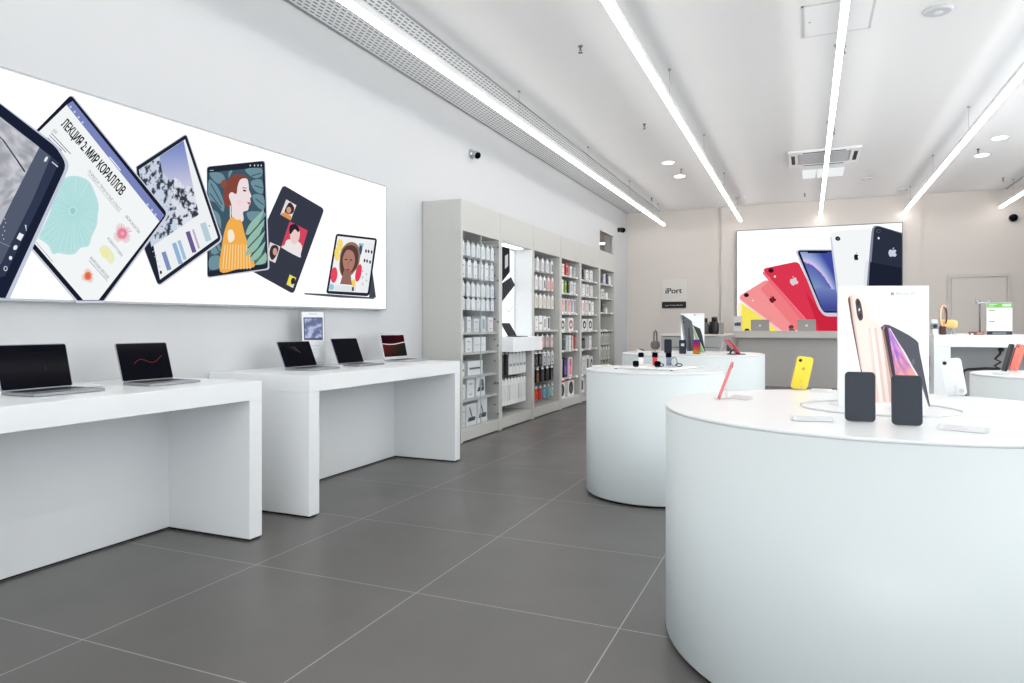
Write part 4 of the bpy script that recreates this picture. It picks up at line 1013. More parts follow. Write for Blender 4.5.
def face_cam(x, y, extra=0.0):
    """rotation that turns local -y towards the viewer's side of the shop"""
    return math.atan2(-x, y)*1.0*-1.0*-1.0 + R(extra)
DKB = mat('dark_glass_phone', (60, 68, 78), .22, spec=.5)
p = on_z(860, 422, TZ); phone((p.x, p.y, TZ), math.atan2(-p.x, p.y), 4, BLACK, label='black phone with a dark blank screen, left of two before the big card', w_=.089, h_=.160, th=.011, name='smartphone')
p = on_z(907, 426, TZ); phone((p.x, p.y, TZ), math.atan2(-p.x, p.y)+R(8), 5, BLACK, label='black phone with a shiny screen, right of two before the big card', w_=.084, h_=.155, th=.011)
YEL = mat('yellow_shell', (250, 222, 70), .3); RED = mat('coral_shell', (238, 104, 86), .35); PNK = mat('red_pink_shell', (226, 120, 118), .35); WHP = mat('white_shell', (244, 246, 247), .25)
p = on_z(798.5, 390, TZ); phone((p.x, p.y, TZ), math.atan2(-p.x, p.y)+R(180+25), 14, YEL, label='yellow phone seen from the back on the big round table', w_=.080, h_=.162, art=logo_art((206, 180, 40)), roll=-6)
p = on_z(957, 396.5, TZ); phone((p.x, p.y, TZ), math.atan2(-p.x, p.y)+R(180-12), 14, WHP, label='white phone seen from the back at the right of the big round table', w_=.078, h_=.168, art=ring_art, roll=6)
p = on_z(719, 399, TZ); phone((p.x, p.y, TZ), math.atan2(-p.x, p.y)+R(-90-4), 20, PNK, label='pink-red phone seen edge on at the left of the big round table', w_=.074, h_=.165, th=.010)
# round acrylic ring on the table top
t = thing('ring_base', 'thin clear ring lying around the foot of the big phone card', 'ring', (.245, 2.93, TZ))
b = MB(); N = 72
b.tube([(.268*math.cos(2*math.pi*i/N), .25*math.sin(2*math.pi*i/N), .003) for i in range(N)], .003, 8, True); b.build('ring', mat('ring_grey', (222, 225, 227), .15), t)
for px, py, rz, l in ((812, 421, 10, 'clear price holder at the left on the big round table'), (962, 431, -12, 'clear price holder at the front right of the big round table'), (740, 399, -40, 'clear price holder beside the pink-red phone'), (822, 392, 8, 'clear price holder behind the yellow phone')):
    p = on_z(px, py, TZ); price_plate(p.x, p.y, TZ, R(rz)+math.atan2(-p.x, p.y), l, .13 if py > 410 else .10)
# big phone card
p0, p1 = on_z(838.6, 406, TZ), on_z(929, 406.5, TZ)
dirv = (p1-p0).normalized(); nrm = Vector((dirv.y, -dirv.x, 0))
ctr = (p0+p1)/2
t = thing('phone_card', 'large white display card with gold and black phones on the front round table', 'display card', (ctr.x, ctr.y, TZ))
Wd = (p1-p0).length; top = on_plane(884, 285.8, p0, nrm).z
b = MB(); q0 = Vector((p0.x, p0.y, TZ)); q1 = Vector((p1.x, p1.y, TZ))
b.prism([q0, q1, Vector((q1.x, q1.y, top)), Vector((q0.x, q0.y, top))], -nrm*.012); b.build('card', mat('card_white', (240, 243, 244), .4), t, False)
b = MB(); b.prism([q0+nrm*.0-nrm*.012, q1-nrm*.012, q1-nrm*.10, q0-nrm*.10], (0, 0, .004)); m_ = (q0+q1)/2
b.prism([m_-dirv*.05-nrm*.012, m_-dirv*.05-nrm*.10, m_-dirv*.05-nrm*.012+Vector((0,0,.25))], dirv*.004)
b.build('card_strut', WPL, t, False)
fcard = lambda px, py: on_plane(px, py, p0, nrm)
A = Art(fcard, nrm, 2)
cz = lambda pts: zz(pts, 5.255, 836, 280)
A.poly(rounded([(847.3, 299), (849, 294.5), (853, 293), (858, 295.6), (866, 303), (871, 318), (881, 326), (896, 403), (873, 403), (861.5, 372)], [3, 3, 2, 0, 3, 0, 0, 0, 0, 0]), (240, 222, 212))
A.poly(cz([(62,100), (70,85), (78,95), (88,180), (135,470), (150,560), (128,470), (80,220)]), (96, 66, 62))
A.poly(cz([(72,84), (84,84), (100,220), (140,470), (132,470), (88,210)]), (226, 190, 180))
for k, (xa, xb, c) in enumerate(((170, 215, (231, 206, 196)), (186, 236, (244, 231, 224)), (200, 256, (224, 196, 185)), (216, 272, (238, 220, 211)), (236, 290, (216, 184, 174)))):
    A.poly(cz([(xa, 250), (xa+12, 248), (xb+12, 640), (xb-8, 640)]), c)
A.poly(smooth(cz([(102,110), (115,97), (130,120), (141,180), (140,205), (125,214), (112,190), (106,150)]), 4), (70, 58, 60))
A.poly(cz(ell(117, 122, 7, 13)), (24, 22, 26)); A.poly(cz(ell(127, 190, 7, 13)), (24, 22, 26)); A.poly(cz(ell(122, 156, 4, 8)), (238, 236, 230))
A.poly(smooth(cz([(240,262), (246,240), (262,234), (300,246), (420,315), (440,380), (492,650), (484,656), (430,510), (330,330)]), 3), (72, 72, 82))
A.poly(cz([(242,262), (250,240), (268,250), (300,430), (330,660), (310,660), (290,540)]), (150, 110, 108))
A.poly(cz([(252,262), (260,244), (272,256), (290,350), (316,520), (306,560)]), (40, 36, 44))
def gal(u, v):
    n = nz(u, v, 5, 9); return mixc(mixc((150, 96, 190), (214, 150, 206), .5+n), (240, 160, 130), max(0, v*1.3-.5 + n*.5))
A.grid(cz([(272,252), (284,256), (432,520), (316,520)]), 16, 24, gal)
A.line(*cz([(282,254), (440,520)]), .8, (226, 220, 230)); A.line(*cz([(440,520), (484,652)]), 1.0, (120, 120, 132))
A.poly(cz(ell(405, 430, 9, 16)), (96, 96, 106))
A.text('iPhone XS', (895.5, 295.2), (915.5, 295), (0, -3.2), (176, 179, 184)); A.apple(892.4, 293.6, 3.6, (150, 153, 160))
A.build('card_print', PRINT, t)

# ---- watch tray on the small round table
WZ = TZ
t = thing('watch_tray', 'white rectangular tray carrying watches on the small round table', 'tray', (-1.02, 5.02, TZ))
tr = [(-1.30, 4.905), (-.855, 4.84), (-.745, 5.20), (-1.17, 5.28)]
MB().prism([(x, y, TZ+.004) for x, y in tr], (0, 0, .014)).build('tray_plate', WTOP, t, False)
b = MB()
for x, y in tr: b.lathe([(.012, 0), (.012, .004)], (x*.92-.08, y*.96+.2, TZ), 10)
b.build('tray_feet', BLACK, t, False)
def watch(px, py, bandc, h, label, casec=BLACK, d=None):
    p = on_z(px, py, TZ+.018) if d is None else d
    t = thing('smart_watch', label, 'watch', (p[0], p[1], TZ+.018), math.atan2(-p[0], p[1]), 'watches on the tray')
    M = Matrix.Translation((0, 0, h)) @ Matrix.Rotation(-R(40), 4, 'X')
    MB().slab(.042, .044, .012, .010, M, 5, .002).build('case', casec, t)
    MB().slab(.038, .040, .0008, .008, M @ Matrix.Translation((0, -.0064, .002)), 5).build('screen', GLASSBLK, t)
    if bandc is not None:
        cy, cz_ = .014, h+.0
        b = MB(); N = 20; ry, rz_ = .024, max(.026, h*.62)
        pts = [(cy + ry*math.sin(2*math.pi*i/N), h*.62 + rz_*math.cos(2*math.pi*i/N)*.98) for i in range(N)]
        for i in range(N):
            a_, c_ = pts[i], pts[(i+1) % N]
            b._add([(-.017, a_[0], max(.001, a_[1])), (.017, a_[0], max(.001, a_[1])), (.017, c_[0], max(.001, c_[1])), (-.017, c_[0], max(.001, c_[1])),
                    (-.017, (a_[0]-cy)*.86+cy, max(.003, a_[1]*.95)), (.017, (a_[0]-cy)*.86+cy, max(.003, a_[1]*.95)), (.017, (c_[0]-cy)*.86+cy, max(.003, c_[1]*.95)), (-.017, (c_[0]-cy)*.86+cy, max(.003, c_[1]*.95))],
                   [(0,1,2,3), (7,6,5,4), (0,3,7,4), (1,5,6,2)])
        b.build('strap', bandc, t)
    MB().lathe([(.022, 0), (.022, .004), (.007, .008), (.006, max(.012, h-.002))], (0, .016, 0), 14).build('watch_stand', WPL, t)
    return t
WB = mat('white_strap', (240, 232, 236), .5); RB = mat('red_strap', (214, 44, 54), .5); GB = mat('blue_grey_strap', (128, 140, 166), .5); BB = mat('black_strap', (30, 32, 38), .5)
watch(635.8, 369.0, None, .018, 'small black watch face at the front left of the tray')
watch(657.5, 369.4, None, .018, 'small black watch face at the front middle of the tray')
watch(641, 366.2, WB, .062, 'watch with a white strap at the back left of the tray')
watch(655, 366.2, RB, .062, 'watch with a red strap in the middle of the tray')
watch(668.6, 366.4, GB, .062, 'watch with a blue-grey strap at the back right of the tray')
def loop(px, py, m, label, hh, w_=.03):
    p = on_z(px, py, TZ+.018)
    t = tag(MB().tube([(0 + .022*math.sin(2*math.pi*i/18), 0, hh/2+.004 + hh/2*math.cos(2*math.pi*i/18)) for i in range(18)], .004, 6, True).build('watch_strap', m), label, 'watch strap', 'loose straps on the tray')
    for v in t.data.vertices: v.co.y *= 3.2
    t.location = (p.x, p.y, TZ+.018); t.rotation_euler = (0, 0, math.atan2(-p.x, p.y)); return t
loop(674, 366.6, GB, 'blue-grey watch strap loop standing beside the blue-grey watch', .062)
t = loop(679, 367.0, BB, 'low black watch strap loop at the right edge of the tray', .020)
t = loop(660.6, 366.8, BB, 'low black watch strap loop beside the red-strapped watch', .018)
for px, py, l in ((597, 367.2, 'clear price holder at the left edge of the small round table'), (699, 368, 'clear price holder right of the watch tray, left one'), (714, 367.4, 'clear price holder right of the watch tray, right one'), (607, 366.8, 'clear price holder between table edge and watch tray')):
    p = on_z(px, py, TZ); price_plate(p.x, p.y, TZ, math.atan2(-p.x, p.y), l, .085)

# ---- back round table
def back(px, py): p = on_z(px, py, TZ); return (p.x, p.y, TZ)
G3 = 'phones on the back round table'
p = back(668, 353.2); phone(p, math.atan2(-p[0], p[1]), 8, BLACK, label='dark phone facing out beside the headphones', w_=.085, h_=.158, group=G3)
p = back(682.6, 354); t = phone(p, math.atan2(-p[0], p[1]), 6, BLACK, label='dark phone with a small white label on its screen', w_=.078, h_=.155, group=G3)
MB().slab(.034, .03, .0006, .003, Matrix.Translation((0, 0, .012)) @ Matrix.Rotation(-R(6), 4, 'X') @ Matrix.Translation((0, -.0058, .075))).build('screen_label', lamp_mat('screen_white', (214, 222, 236), .8), t)
p = back(689.6, 352.4); phone(p, math.atan2(-p[0], p[1])+R(4), 6, BLACK, label='plain black phone just behind the labelled phone', w_=.062, h_=.12, group=G3)
p = back(696.6, 354)
def swirl(t, M, th, w_, h_):
    nr = M.to_3x3() @ Vector((0, -1, 0))
    fm = lambda u, v: M @ Vector(((u-.5)*(w_-.008), -th/2-.0008, .005+(1-v)*(h_-.010)))
    a = Art(fm, nr, 0, .0001)
    def f(u, v):
        k = v + .25*nz(u, v, 3, 6)
        return mixc((110, 70, 170), (214, 60, 110), k*2) if k < .5 else mixc((224, 80, 80), (240, 170, 60), (k-.5)*2)
    a.grid([(0,0),(1,0),(1,1),(0,1)], 10, 18, f); o = a.build('screen_picture', attr_mat('swirl_screen', 'lit', .62), None); o.parent = t
phone(p, math.atan2(-p[0], p[1]), 6, BLACK, label='phone with a purple, red and orange screen', w_=.080, h_=.158, group=G3, art=swirl)
# card behind them
p = Vector(back(692.5, 353.0)); ang = math.atan2(-p.x, p.y); dv3 = Vector((math.cos(ang), math.sin(ang), 0)); n3 = Vector((dv3.y, -dv3.x, 0))
p = p - n3*.09
t = thing('phone_card', 'white display card with black phones on the back round table', 'display card', (p.x, p.y, TZ))
e0, e1 = on_plane(681, 340, p, n3), on_plane(704.4, 340, p, n3); zt = on_plane(692, 313.4, p, n3).z
b = MB(); b.prism([(e0.x, e0.y, TZ), (e1.x, e1.y, TZ), (e1.x, e1.y, zt), (e0.x, e0.y, zt)], -n3*.012); b.build('card', mat('card_white', (240, 243, 244), .4), t, False)
b = MB(); m_ = Vector(((e0.x+e1.x)/2, (e0.y+e1.y)/2, TZ)); b.prism([m_-n3*.012, m_-n3*.10, m_-n3*.012+Vector((0,0,.22))], dv3*.004); b.build('card_strut', WPL, t, False)
A = Art(lambda px, py: on_plane(px, py, p, n3), n3, 2)
c4 = lambda pts: zz(pts, 13.65, 676, 310)
A.poly(rounded(c4([(55,75), (90,65), (215,150), (235,250), (260,560), (150,560), (105,400)]), [1, 1, 1, 0, 0, 0, 0]), (86, 88, 92)); A.poly(c4([(58,85), (76,80), (128,400), (106,400)]), (150, 152, 156)); A.poly(c4([(165,240), (185,240), (215,560), (170,560)]), (44, 42, 60))
A.poly(c4(ell(104, 112, 10, 14)), (24, 24, 28)); A.poly(c4(ell(108, 165, 10, 16)), (24, 24, 28))
A.poly(c4([(225,205), (330,255), (355,330), (400,570), (385,575), (310,400)]), (30, 34, 34))
A.grid(c4([(222,222), (240,232), (390,580), (300,580)]), 8, 12, lambda u, v: mixc((150, 160, 130), (130, 190, 120), v+.3*nz(u, v, 4, 3)))
A.line(c4([(232,222)])[0], c4([(392,578)])[0], .5, (214, 220, 214)); A.text('iPhone XR', c4([(272,74)])[0], c4([(372,74)])[0], (0, -1.0), (176, 178, 182)); A.apple(*c4([(255,66)])[0], 1.5, (90, 92, 98))
A.build('card_print', PRINT, t)
# headphones on a stand
p = back(655.4, 352.6); ang = math.atan2(-p[0], p[1])
t = thing('headphones', 'grey over-ear headphones hanging on a thin stand', 'headphones', p, ang+R(48))
b = MB(); b.lathe([(.05, 0), (.05, .008), (.006, .012)], (0,0,0), 18); b.tube([(0, 0, .008), (0, 0, .26)], .004, 8); b.tube([(-.02, 0, .255), (0, 0, .262), (.02, 0, .255)], .006, 8); b.build('headphone_stand', ALU, t)
HG = mat('headphone_grey', (92, 88, 84), .45)
b = MB(); b.tube([(-.040, -.012, .10), (-.036, -.01, .17), (-.024, 0, .235), (0, 0, .262), (.024, 0, .235), (.036, .01, .17), (.040, .012, .10)], [.010, .009, .010, .011, .010, .009, .010], 8); b.build('headband', HG, t)
for sx in (-1, 1):
    b = MB(); b.lathe([(.0, -.02), (.036, -.018), (.043, 0), (.038, .014), (0, .016)], (0,0,0), 18, 'x'); bmesh.ops.scale(b.bm, vec=(1, 1, 1.25), verts=b.bm.verts[:]); bmesh.ops.translate(b.bm, vec=(sx*.036, sx*.01, .090), verts=b.bm.verts[:]); b.build('ear_cup', HG, t)
p = back(640.5, 351.2)
t = thing('earbud_case', 'small open earbud case, white with black inside, on the back round table', 'earbud case', p, math.atan2(-p[0], p[1]))
MB().box((-.05, -.02, 0), (.0, .02, .022), .006).build('case_base', WPL, t); MB().prism([(-.02, .0, .02), (.05, .0, .006), (.052, .0, .014), (-.016, .0, .034)], (0, .035, 0)).build('case_lid', BLACK, t)
p = back(633, 352.4); price_plate(p[0], p[1], TZ, math.atan2(-p[0], p[1]), 'clear price holder at the left edge of the back round table', .12)
p = back(712, 355); price_plate(p[0], p[1], TZ, math.atan2(-p[0], p[1]), 'clear price holder right of the back phone card', .13)
# red tablet on a black stand
p = back(735, 354.4); ang = math.atan2(-p[0], p[1])
t = thing('tablet', 'red tablet leaning on a black stand at the right of the back round table', 'tablet', p, ang+R(14))
Mt = Matrix.Translation((.035, 0, .008)) @ Matrix.Rotation(-R(40), 4, 'Y')
b = MB(); b.box((-.011, -.10, 0), (.006, .10, .20), .003); bmesh.ops.transform(b.bm, matrix=Mt, verts=b.bm.verts[:]); b.build('tablet_body', mat('red_shell', (196, 34, 66), .35), t)
b = MB(); b.box((.0065, -.094, .006), (.0075, .094, .194)); bmesh.ops.transform(b.bm, matrix=Mt, verts=b.bm.verts[:]); b.build('screen', GLASSBLK, t)
b = MB(); b.box((-.07, -.06, 0), (.10, .06, .008), .002); b.tube([(-.06, 0, .004), (-.045, 0, .03), (-.015, 0, .055)], .008, 8); b.build('tablet_stand', BLACK, t)
b = MB(); b.tube([(-.09, .03, .15), (-.115, .04, .14), (-.13, .05, .08), (-.15, .06, .02)], .003, 6); b.build('charging_cable', WPL, t)

# ------------------------------------------------------------------ grey counter behind the back table
gx0, gx1, gy0, gy1, gz = -2.036, -1.174, 10.5, 12.35, 1.08
t = thing('drawer_counter', 'grey counter with drawers behind the back round table', 'counter', ((gx0+gx1)/2, 11.4, 0))
GMD = speckle(mat('counter_grey', (170, 172, 171), .5), 4, .02)
MB().box((gx0-.01, gy0-.02, gz-.03), (gx1+.01, gy1, gz), .003).build('counter_top', WALLB, t, False)
b = MB(); b.box((gx0, gy0+.02, .05), (gx0+.03, gy1, gz-.03)); b.box((gx1-.03, gy0+.02, .05), (gx1, gy0+.9, gz-.03)); b.box((gx1-.03, gy0+.9, gz-.16), (gx1, gy1, gz-.03)); b.box((gx1-.03, gy1-.05, .05), (gx1, gy1, gz-.16)); b.box((gx0+.03, gy1-.03, .05), (gx1-.03, gy1, gz-.03)); b.box((gx0, gy0+.02, .0), (gx1, gy1, .05))
b.build('carcass', GMD, t, False)
for k in range(6):
    z0 = .06+k*.165
    d = MB().box((gx0+.004, gy0, z0), (gx1-.004, gy0+.02, z0+.157), .002).build('drawer', GMD, t, False)
MB().box((gx1-.028, gy0+.93, .06), (gx1-.02, gy1-.06, gz-.17)).build('dark_opening_sheet', BLACK, t, False)  # black sheet closing the side opening just behind its edge
def bottle(x, y, h, r, label, col, capc):
    t = thing('speaker_bottle', label, 'bottle', (x, y, gz), 0, 'black bottles on the grey counter')
    MB().lathe([(r*.9, 0), (r, .008), (r, h*.66), (r*.7, h*.76)], (0,0,0), 18).build('bottle_body', col, t)
    MB().lathe([(r*.7, h*.76), (r*.72, h*.95), (r*.6, h)], (0,0,0), 18).build('bottle_cap', capc, t)
bottle(-1.405, 10.62, .24, .055, 'dark grey bottle with a white mark at the left on the grey counter', mat('bottle_grey', (74, 72, 74), .35), BLACK)
bottle(-1.49, 10.72, .20, .05, 'black bottle half hidden behind the phone card on the grey counter', BLACK, BLACK)
bottle(-1.27, 10.64, .255, .062, 'tall wide black bottle at the right on the grey counter', BLACK, BLACK)
bottle(-1.335, 10.85, .19, .05, 'black bottle between two bottles on the grey counter, set back', BLACK, BLACK)
t = tag(MB().box((-1.20, 10.60, gz), (-1.14, 10.70, gz+.17), .004).build('small_carton', mat('carton_grey', (150, 150, 148), .5)), 'slim grey carton beside the tall black bottle', 'box')

# ------------------------------------------------------------------ back wall
t = thing('wall_sign', 'white iPort sign panel with a black strip on the back wall', 'sign', (-2.66, BY, 1.59))
a_, b_ = on_y(662, 280, BY-.02), on_y(686, 308, BY-.02)
zs = on_y(674, 301.6, BY-.02).z
MB().box((a_.x, BY-.02, zs), (b_.x, BY-.002, a_.z), .003).build('sign_panel', mat('sign_white', (226, 222, 216), .4), t, False)
MB().box((a_.x, BY-.024, b_.z), (b_.x, BY-.002, zs-.004), .002).build('sign_strip', mat('sign_black', (12, 12, 13), .4), t, False)
A = Art(lambda px, py: on_y(px, py, BY-.0205), (0,-1,0), 0)
for dx in (0, .25, .5): A.text('iPort', (665.4+dx, 293.6), (681.6+dx, 293.0), (0, -5.6), (20, 20, 22)); A.build('sign_name', PRINT, t)
A = Art(lambda px, py: on_y(px, py, BY-.0245), (0,-1,0), 0)
A.text('Apple Premium Reseller', (665, 306), (683, 305.6), (0, -1.3), (226, 226, 226)); A.build('sign_caption', PRINT, t)

PY = BY-.11
pa, pb = on_y(737, 231, PY), on_y(902, 223, PY); zb = on_y(780, 331, PY).z - .05
zt = (pa.z+pb.z)/2
t = thing('lightbox_poster', 'lit poster of coloured phones on the back wall', 'poster', ((pa.x+pb.x)/2, BY-.05, zb))
MB().box((pa.x, PY, zb), (pb.x, PY+.004, zt)).build('poster_face', FACE, t, False)
b = MB(); FR = .015
b.box((pa.x-FR, PY-.004, zb), (pa.x, BY-.051, zt)); b.box((pb.x, PY-.004, zb), (pb.x+FR, BY-.051, zt)); b.box((pa.x-FR, PY-.004, zt), (pb.x+FR, BY-.051, zt+FR)); b.box((pa.x-FR, PY-.004, zb-FR), (pb.x+FR, BY-.051, zb))
b.build('poster_frame', mat('frame_dark', (110, 112, 116), .4, .5), t, False)
fb = lambda px, py: on_y(px, py, PY-.001)
NB_ = (0, -1, 0)
def c1(pts): return zz(pts, 8.536, 730, 255)
def c2(pts): return zz(pts, 8.533, 790, 218)
A = Art(fb, NB_, 0, .00006)
A.poly([(738, 304), (741, 302.5), (781, 331), (738, 331)], (250, 232, 96)); A.poly([(738, 302), (742, 304), (740, 331), (738, 331)], (252, 246, 200)); A.build('printed_yellow_phone', PRINT_LIT, t)
A = Art(fb, NB_, 6, .00006)
A.poly(rounded(c1([(78,350), (300,215), (420,230), (640,500), (720,640), (445,648), (92,382)]), [4, 2, 0, 0, 0, 0, 2]), (246, 150, 152)); A.poly(c1([(260,290), (350,200), (600,520), (640,640), (560,640)]), (242, 128, 132)); A.poly(c1([(80,355), (90,378), (440,645), (410,648), (95,396), (76,370)]), (250, 206, 206))
A.poly(c1(ell(140, 342, 22, 18)), (56, 44, 52)); A.poly(c1(ell(140, 342, 10, 8)), (24, 22, 26)); A.apple(*c1([(362, 378)])[0], 6.6, (110, 34, 46), -35); A.poly(c1(ell(195, 388, 8, 7)), (252, 226, 220)); A.poly(c1(ell(522, 615, 22, 18)), (120, 60, 66)); A.build('printed_pink_phone', PRINT_LIT, t)
A = Art(fb, NB_, 22, .00006)
A.poly(rounded(c1([(282,130), (300,112), (560,58), (590,70), (760,430), (920,520), (925,650), (740,650)]), [2, 2, 2, 2, 0, 0, 0, 0]), (222, 56, 82)); A.poly(c1([(284,140), (300,150), (640,545), (735,640), (700,648), (600,545), (280,160)]), (240, 110, 128)); A.poly(c1([(640,300), (760,470), (920,530), (925,650), (760,640)]), (206, 40, 66))
A.poly(c1(ell(350, 132, 24, 20)), (70, 30, 42)); A.poly(c1(ell(350, 132, 11, 9)), (26, 20, 26)); A.poly(c1(ell(384, 184, 9, 9)), (252, 232, 226)); A.apple(*c1([(545, 222)])[0], 8.2, (226, 206, 212), -22); A.build('printed_red_phone', PRINT_LIT, t)
A = Art(fb, NB_, 40, .00006)
A.poly(rounded([(795.4, 251), (799, 249.4), (834, 249.4), (843, 316.5), (824.4, 316.5), (818.6, 309)], [3, 2, 0, 0, 5, 3]), (206, 208, 224))
A.poly(rounded([(797.4, 252), (799.4, 250.4), (833, 250.4), (842, 312.8), (824, 312.8), (820.4, 307)], [3, 1, 0, 0, 3, 2]), (26, 30, 62))
def wall1(u, v):
    k = v - .15 - .85*u*u
    if v > .62 - .02*math.sin(u*4): return mixc((116, 132, 190), (66, 74, 148), (v-.62)*3)
    if abs(k) < .03: return (226, 190, 236)
    if k < 0: return mixc((66, 78, 164), (190, 206, 236), max(0, 1+k*2.2))
    return mixc((86, 98, 178), (132, 160, 198), k*2)
A.grid([(800, 252), (833.4, 252), (841.4, 311.6), (823, 311)], 26, 44, wall1)
A.poly([(806.6, 250.4), (828, 250.4), (827, 253.2), (808, 253.2)], (22, 26, 50)); A.build('printed_blue_phone', PRINT_LIT, t)
A = Art(fb, NB_, 56, .00006)
A.poly(rounded([(830, 234), (834, 231.4), (871, 228), (868, 331), (843, 331), (837, 289)], [3, 3, 0, 0, 0, 0]), (246, 249, 250)); A.poly([(830, 237), (831.6, 237), (838.6, 289), (844, 331), (842, 331), (836.4, 289)], (206, 214, 226)); A.poly([(865, 262), (869, 260), (868, 331), (860, 331)], (230, 236, 240))
A.poly(ell(837.8, 238.6, 2.6, 2.2, 20), (40, 42, 50)); A.poly(ell(838, 238.8, 1.1, .9), (96, 96, 108)); A.apple(856.2, 256.8, 7.2, (26, 28, 34), 0, .62); A.build('printed_white_phone', PRINT_LIT, t)
A = Art(fb, NB_, 72, .00006)
A.poly(rounded([(871.6, 230), (873.6, 225.8), (878, 225.6), (902, 232.8), (902, 331), (862.6, 331)], [2, 2, 2, 0, 0, 0]), (136, 138, 156)); A.poly(rounded([(874, 229), (876, 226.6), (879, 226.4), (902, 233.6), (902, 331), (866, 331), (869.4, 286)], [2, 1, 1, 0, 0, 0, 0]), (44, 50, 66)); A.poly([(870, 262), (902, 268), (902, 331), (866, 331)], (30, 35, 52))
A.poly(ell(878.4, 231.2, 2.2, 1.9), (84, 90, 106)); A.poly(ell(878.6, 231.2, 1.3, 1.1), (30, 34, 44)); A.poly(ell(878.6, 238.2, 1, 1.2), (236, 240, 246)); A.apple(892.6, 252.6, 8.4, (204, 210, 224)); A.build('printed_black_phone', PRINT_LIT, t)

# ledge counter under the poster
lx0, lx1 = -1.302, 1.75
t = thing('ledge_counter', 'long pale ledge counter under the back wall poster', 'counter', ((lx0+lx1)/2, 14.85, 0))
LEDGE = speckle(mat('ledge_grey', (206, 201, 195), .5), 4, .015)
MB().box((lx0-.06, 14.6, .965), (lx1, BY-.052, 1.104), .003).build('ledge_top', LEDGE, t, False)
MB().box((lx0, 14.72, .0), (lx1-.06, BY-.052, .965)).build('front_panel', speckle(mat('ledge_panel', (184, 181, 178), .55), 4, .015), t, False)
for px, l, lg in ((760, 'left', True), (806.5, 'right', True)):
    q0, q1 = on_y(px-9, 330.6, 14.78), on_y(px+9.4, 320.4, 14.78)
    t = thing('laptop', f'silver laptop seen from behind its lid, {l} of two on the back ledge', 'laptop', ((q0.x+q1.x)/2, 14.74, 1.105), 0, 'laptops on the back ledge')
    w_ = q1.x-q0.x
    b = MB(); b.slab(w_, .225, .008, .012, Matrix.Rotation(R(6), 4, 'X')); b.build('lid', mat('lid_silver', (176, 172, 168), .4, .5), t)
    MB().box((-w_/2, .0, 0), (w_/2, .22, .012), .003).build('base', SILV, t)
    A = Art(lambda u, v: Matrix.Rotation(R(6), 4, 'X') @ Vector((u, -.0045, .112-v)), (0,-1,0), 0); A.apple(0, 0, .05, (236, 236, 236)); o = A.build('lid_logo', PRINT, None); o.parent = t
t = thing('notice_card', 'small white notice with a dark picture standing at the left end of the ledge', 'sign', (on_y(737.5, 331, 14.72).x, 14.72, 1.105))
MB().box((-.075, -.003, 0), (.085, .003, .295)).build('acrylic_sheet', mat('notice_white', (226, 226, 228), .4), t)
A = Art(lambda u, v: Vector((u, -.0035, v)), (0,-1,0), 0)
A.poly([(-.06, .10), (.065, .10), (.065, .17), (.04, .18), (.03, .165), (0, .18), (-.02, .16), (-.06, .165)], (70, 74, 84)); A.line((-.04, .075), (.05, .075), .008, (170, 172, 178)); A.line((-.05, .215), (.03, .215), .006, (196, 198, 204))
o = A.build('notice_print', PRINT, None); o.parent = t
MB().box((-.075, -.02, 0), (.085, .05, .005)).build('acrylic_foot', ACRYL, t)
for px, w_, l, c in ((747, .05, 'small dark gadget beside the notice on the back ledge', BLACK), (792, .06, 'small brown gadget left of the right laptop on the back ledge', mat('brown_plastic', (128, 96, 88), .5))):
    q = on_y(px, 331, 14.70)
    t = thing('desk_gadget', l, 'gadget', (q.x, 14.70, 1.105), 0, 'gadgets on the back ledge')
    MB().lathe([(w_, 0), (w_, .012), (w_*.7, .04), (0, .05)], (0,0,0), 18).build('gadget_body', c, t); MB().lathe([(w_*1.1, 0), (w_*1.1, .004)], (0,0,0), 18).build('gadget_foot', WPL, t)
# ------------------------------------------------------------------ white service counter at the right
CY0, CY1 = 7.0, 7.7
cx0, cx1, ctz = 1.02, 3.4, 1.124
t = thing('service_counter', 'tall white waterfall counter at the right with the green sign on it', 'counter', ((cx0+cx1)/2, 7.35, 0))
MB().box((cx0, CY0, ctz-.105), (cx1, CY1, ctz), .003).build('counter_top', WHITE, t, False)
for a in (cx0, cx1-.125): MB().box((a, CY0, .012), (a+.125, CY1, ctz-.105), .003).build('side_leg', WHITE, t, False)
MB().box((cx0+.125, CY1-.25, .012), (cx1-.125, CY1-.2, ctz-.105)).build('back_panel', speckle(mat('counter_panel_grey', (156, 156, 156), .5), 4, .02), t, False)
b = MB(); b.box((cx0+.01, CY0+.02, 0), (cx0+.115, CY1-.01, .012)); b.box((cx1-.115, CY0+.02, 0), (cx1-.01, CY1-.01, .012)); b.box((cx0+.13, CY1-.25, 0), (cx1-.13, CY1-.2, .012)); b.build('plinth', BLACKG, t, False)
def oc(px, y=7.12): return on_y(px, 335, y).x
# coiled cable
t = thing('coiled_cable', 'black coiled security cable under the service counter', 'cable', (oc(999, 7.3), 7.3, ctz-.106))
q = lambda px, py: on_y(px, py, 7.3)
b = MB(); pts = [q(1001, 347.5)]
zig = [(1001, 350), (1000, 354), (995, 359), (1001, 362), (994.5, 366), (1000, 368.5), (996, 370.4)]
pts += [q(*z) for z in zig]; b.tube(smooth3 if False else pts, .011, 8); b.build('cable_coil', BLACK, t, False)
b = MB(); b.tube([q(1000, 369), q(985, 368.4), q(968, 369.4), q(963.5, 371), q(962.6, 377), q(966, 398)], .012, 8); b.build('cable_tail', BLACK, t, False)
b = MB(); b.lathe([(.02, -.03), (.026, 0)], tuple(q(1001, 348.0)), 12); b.build('cable_plug', BLACK, t, False)
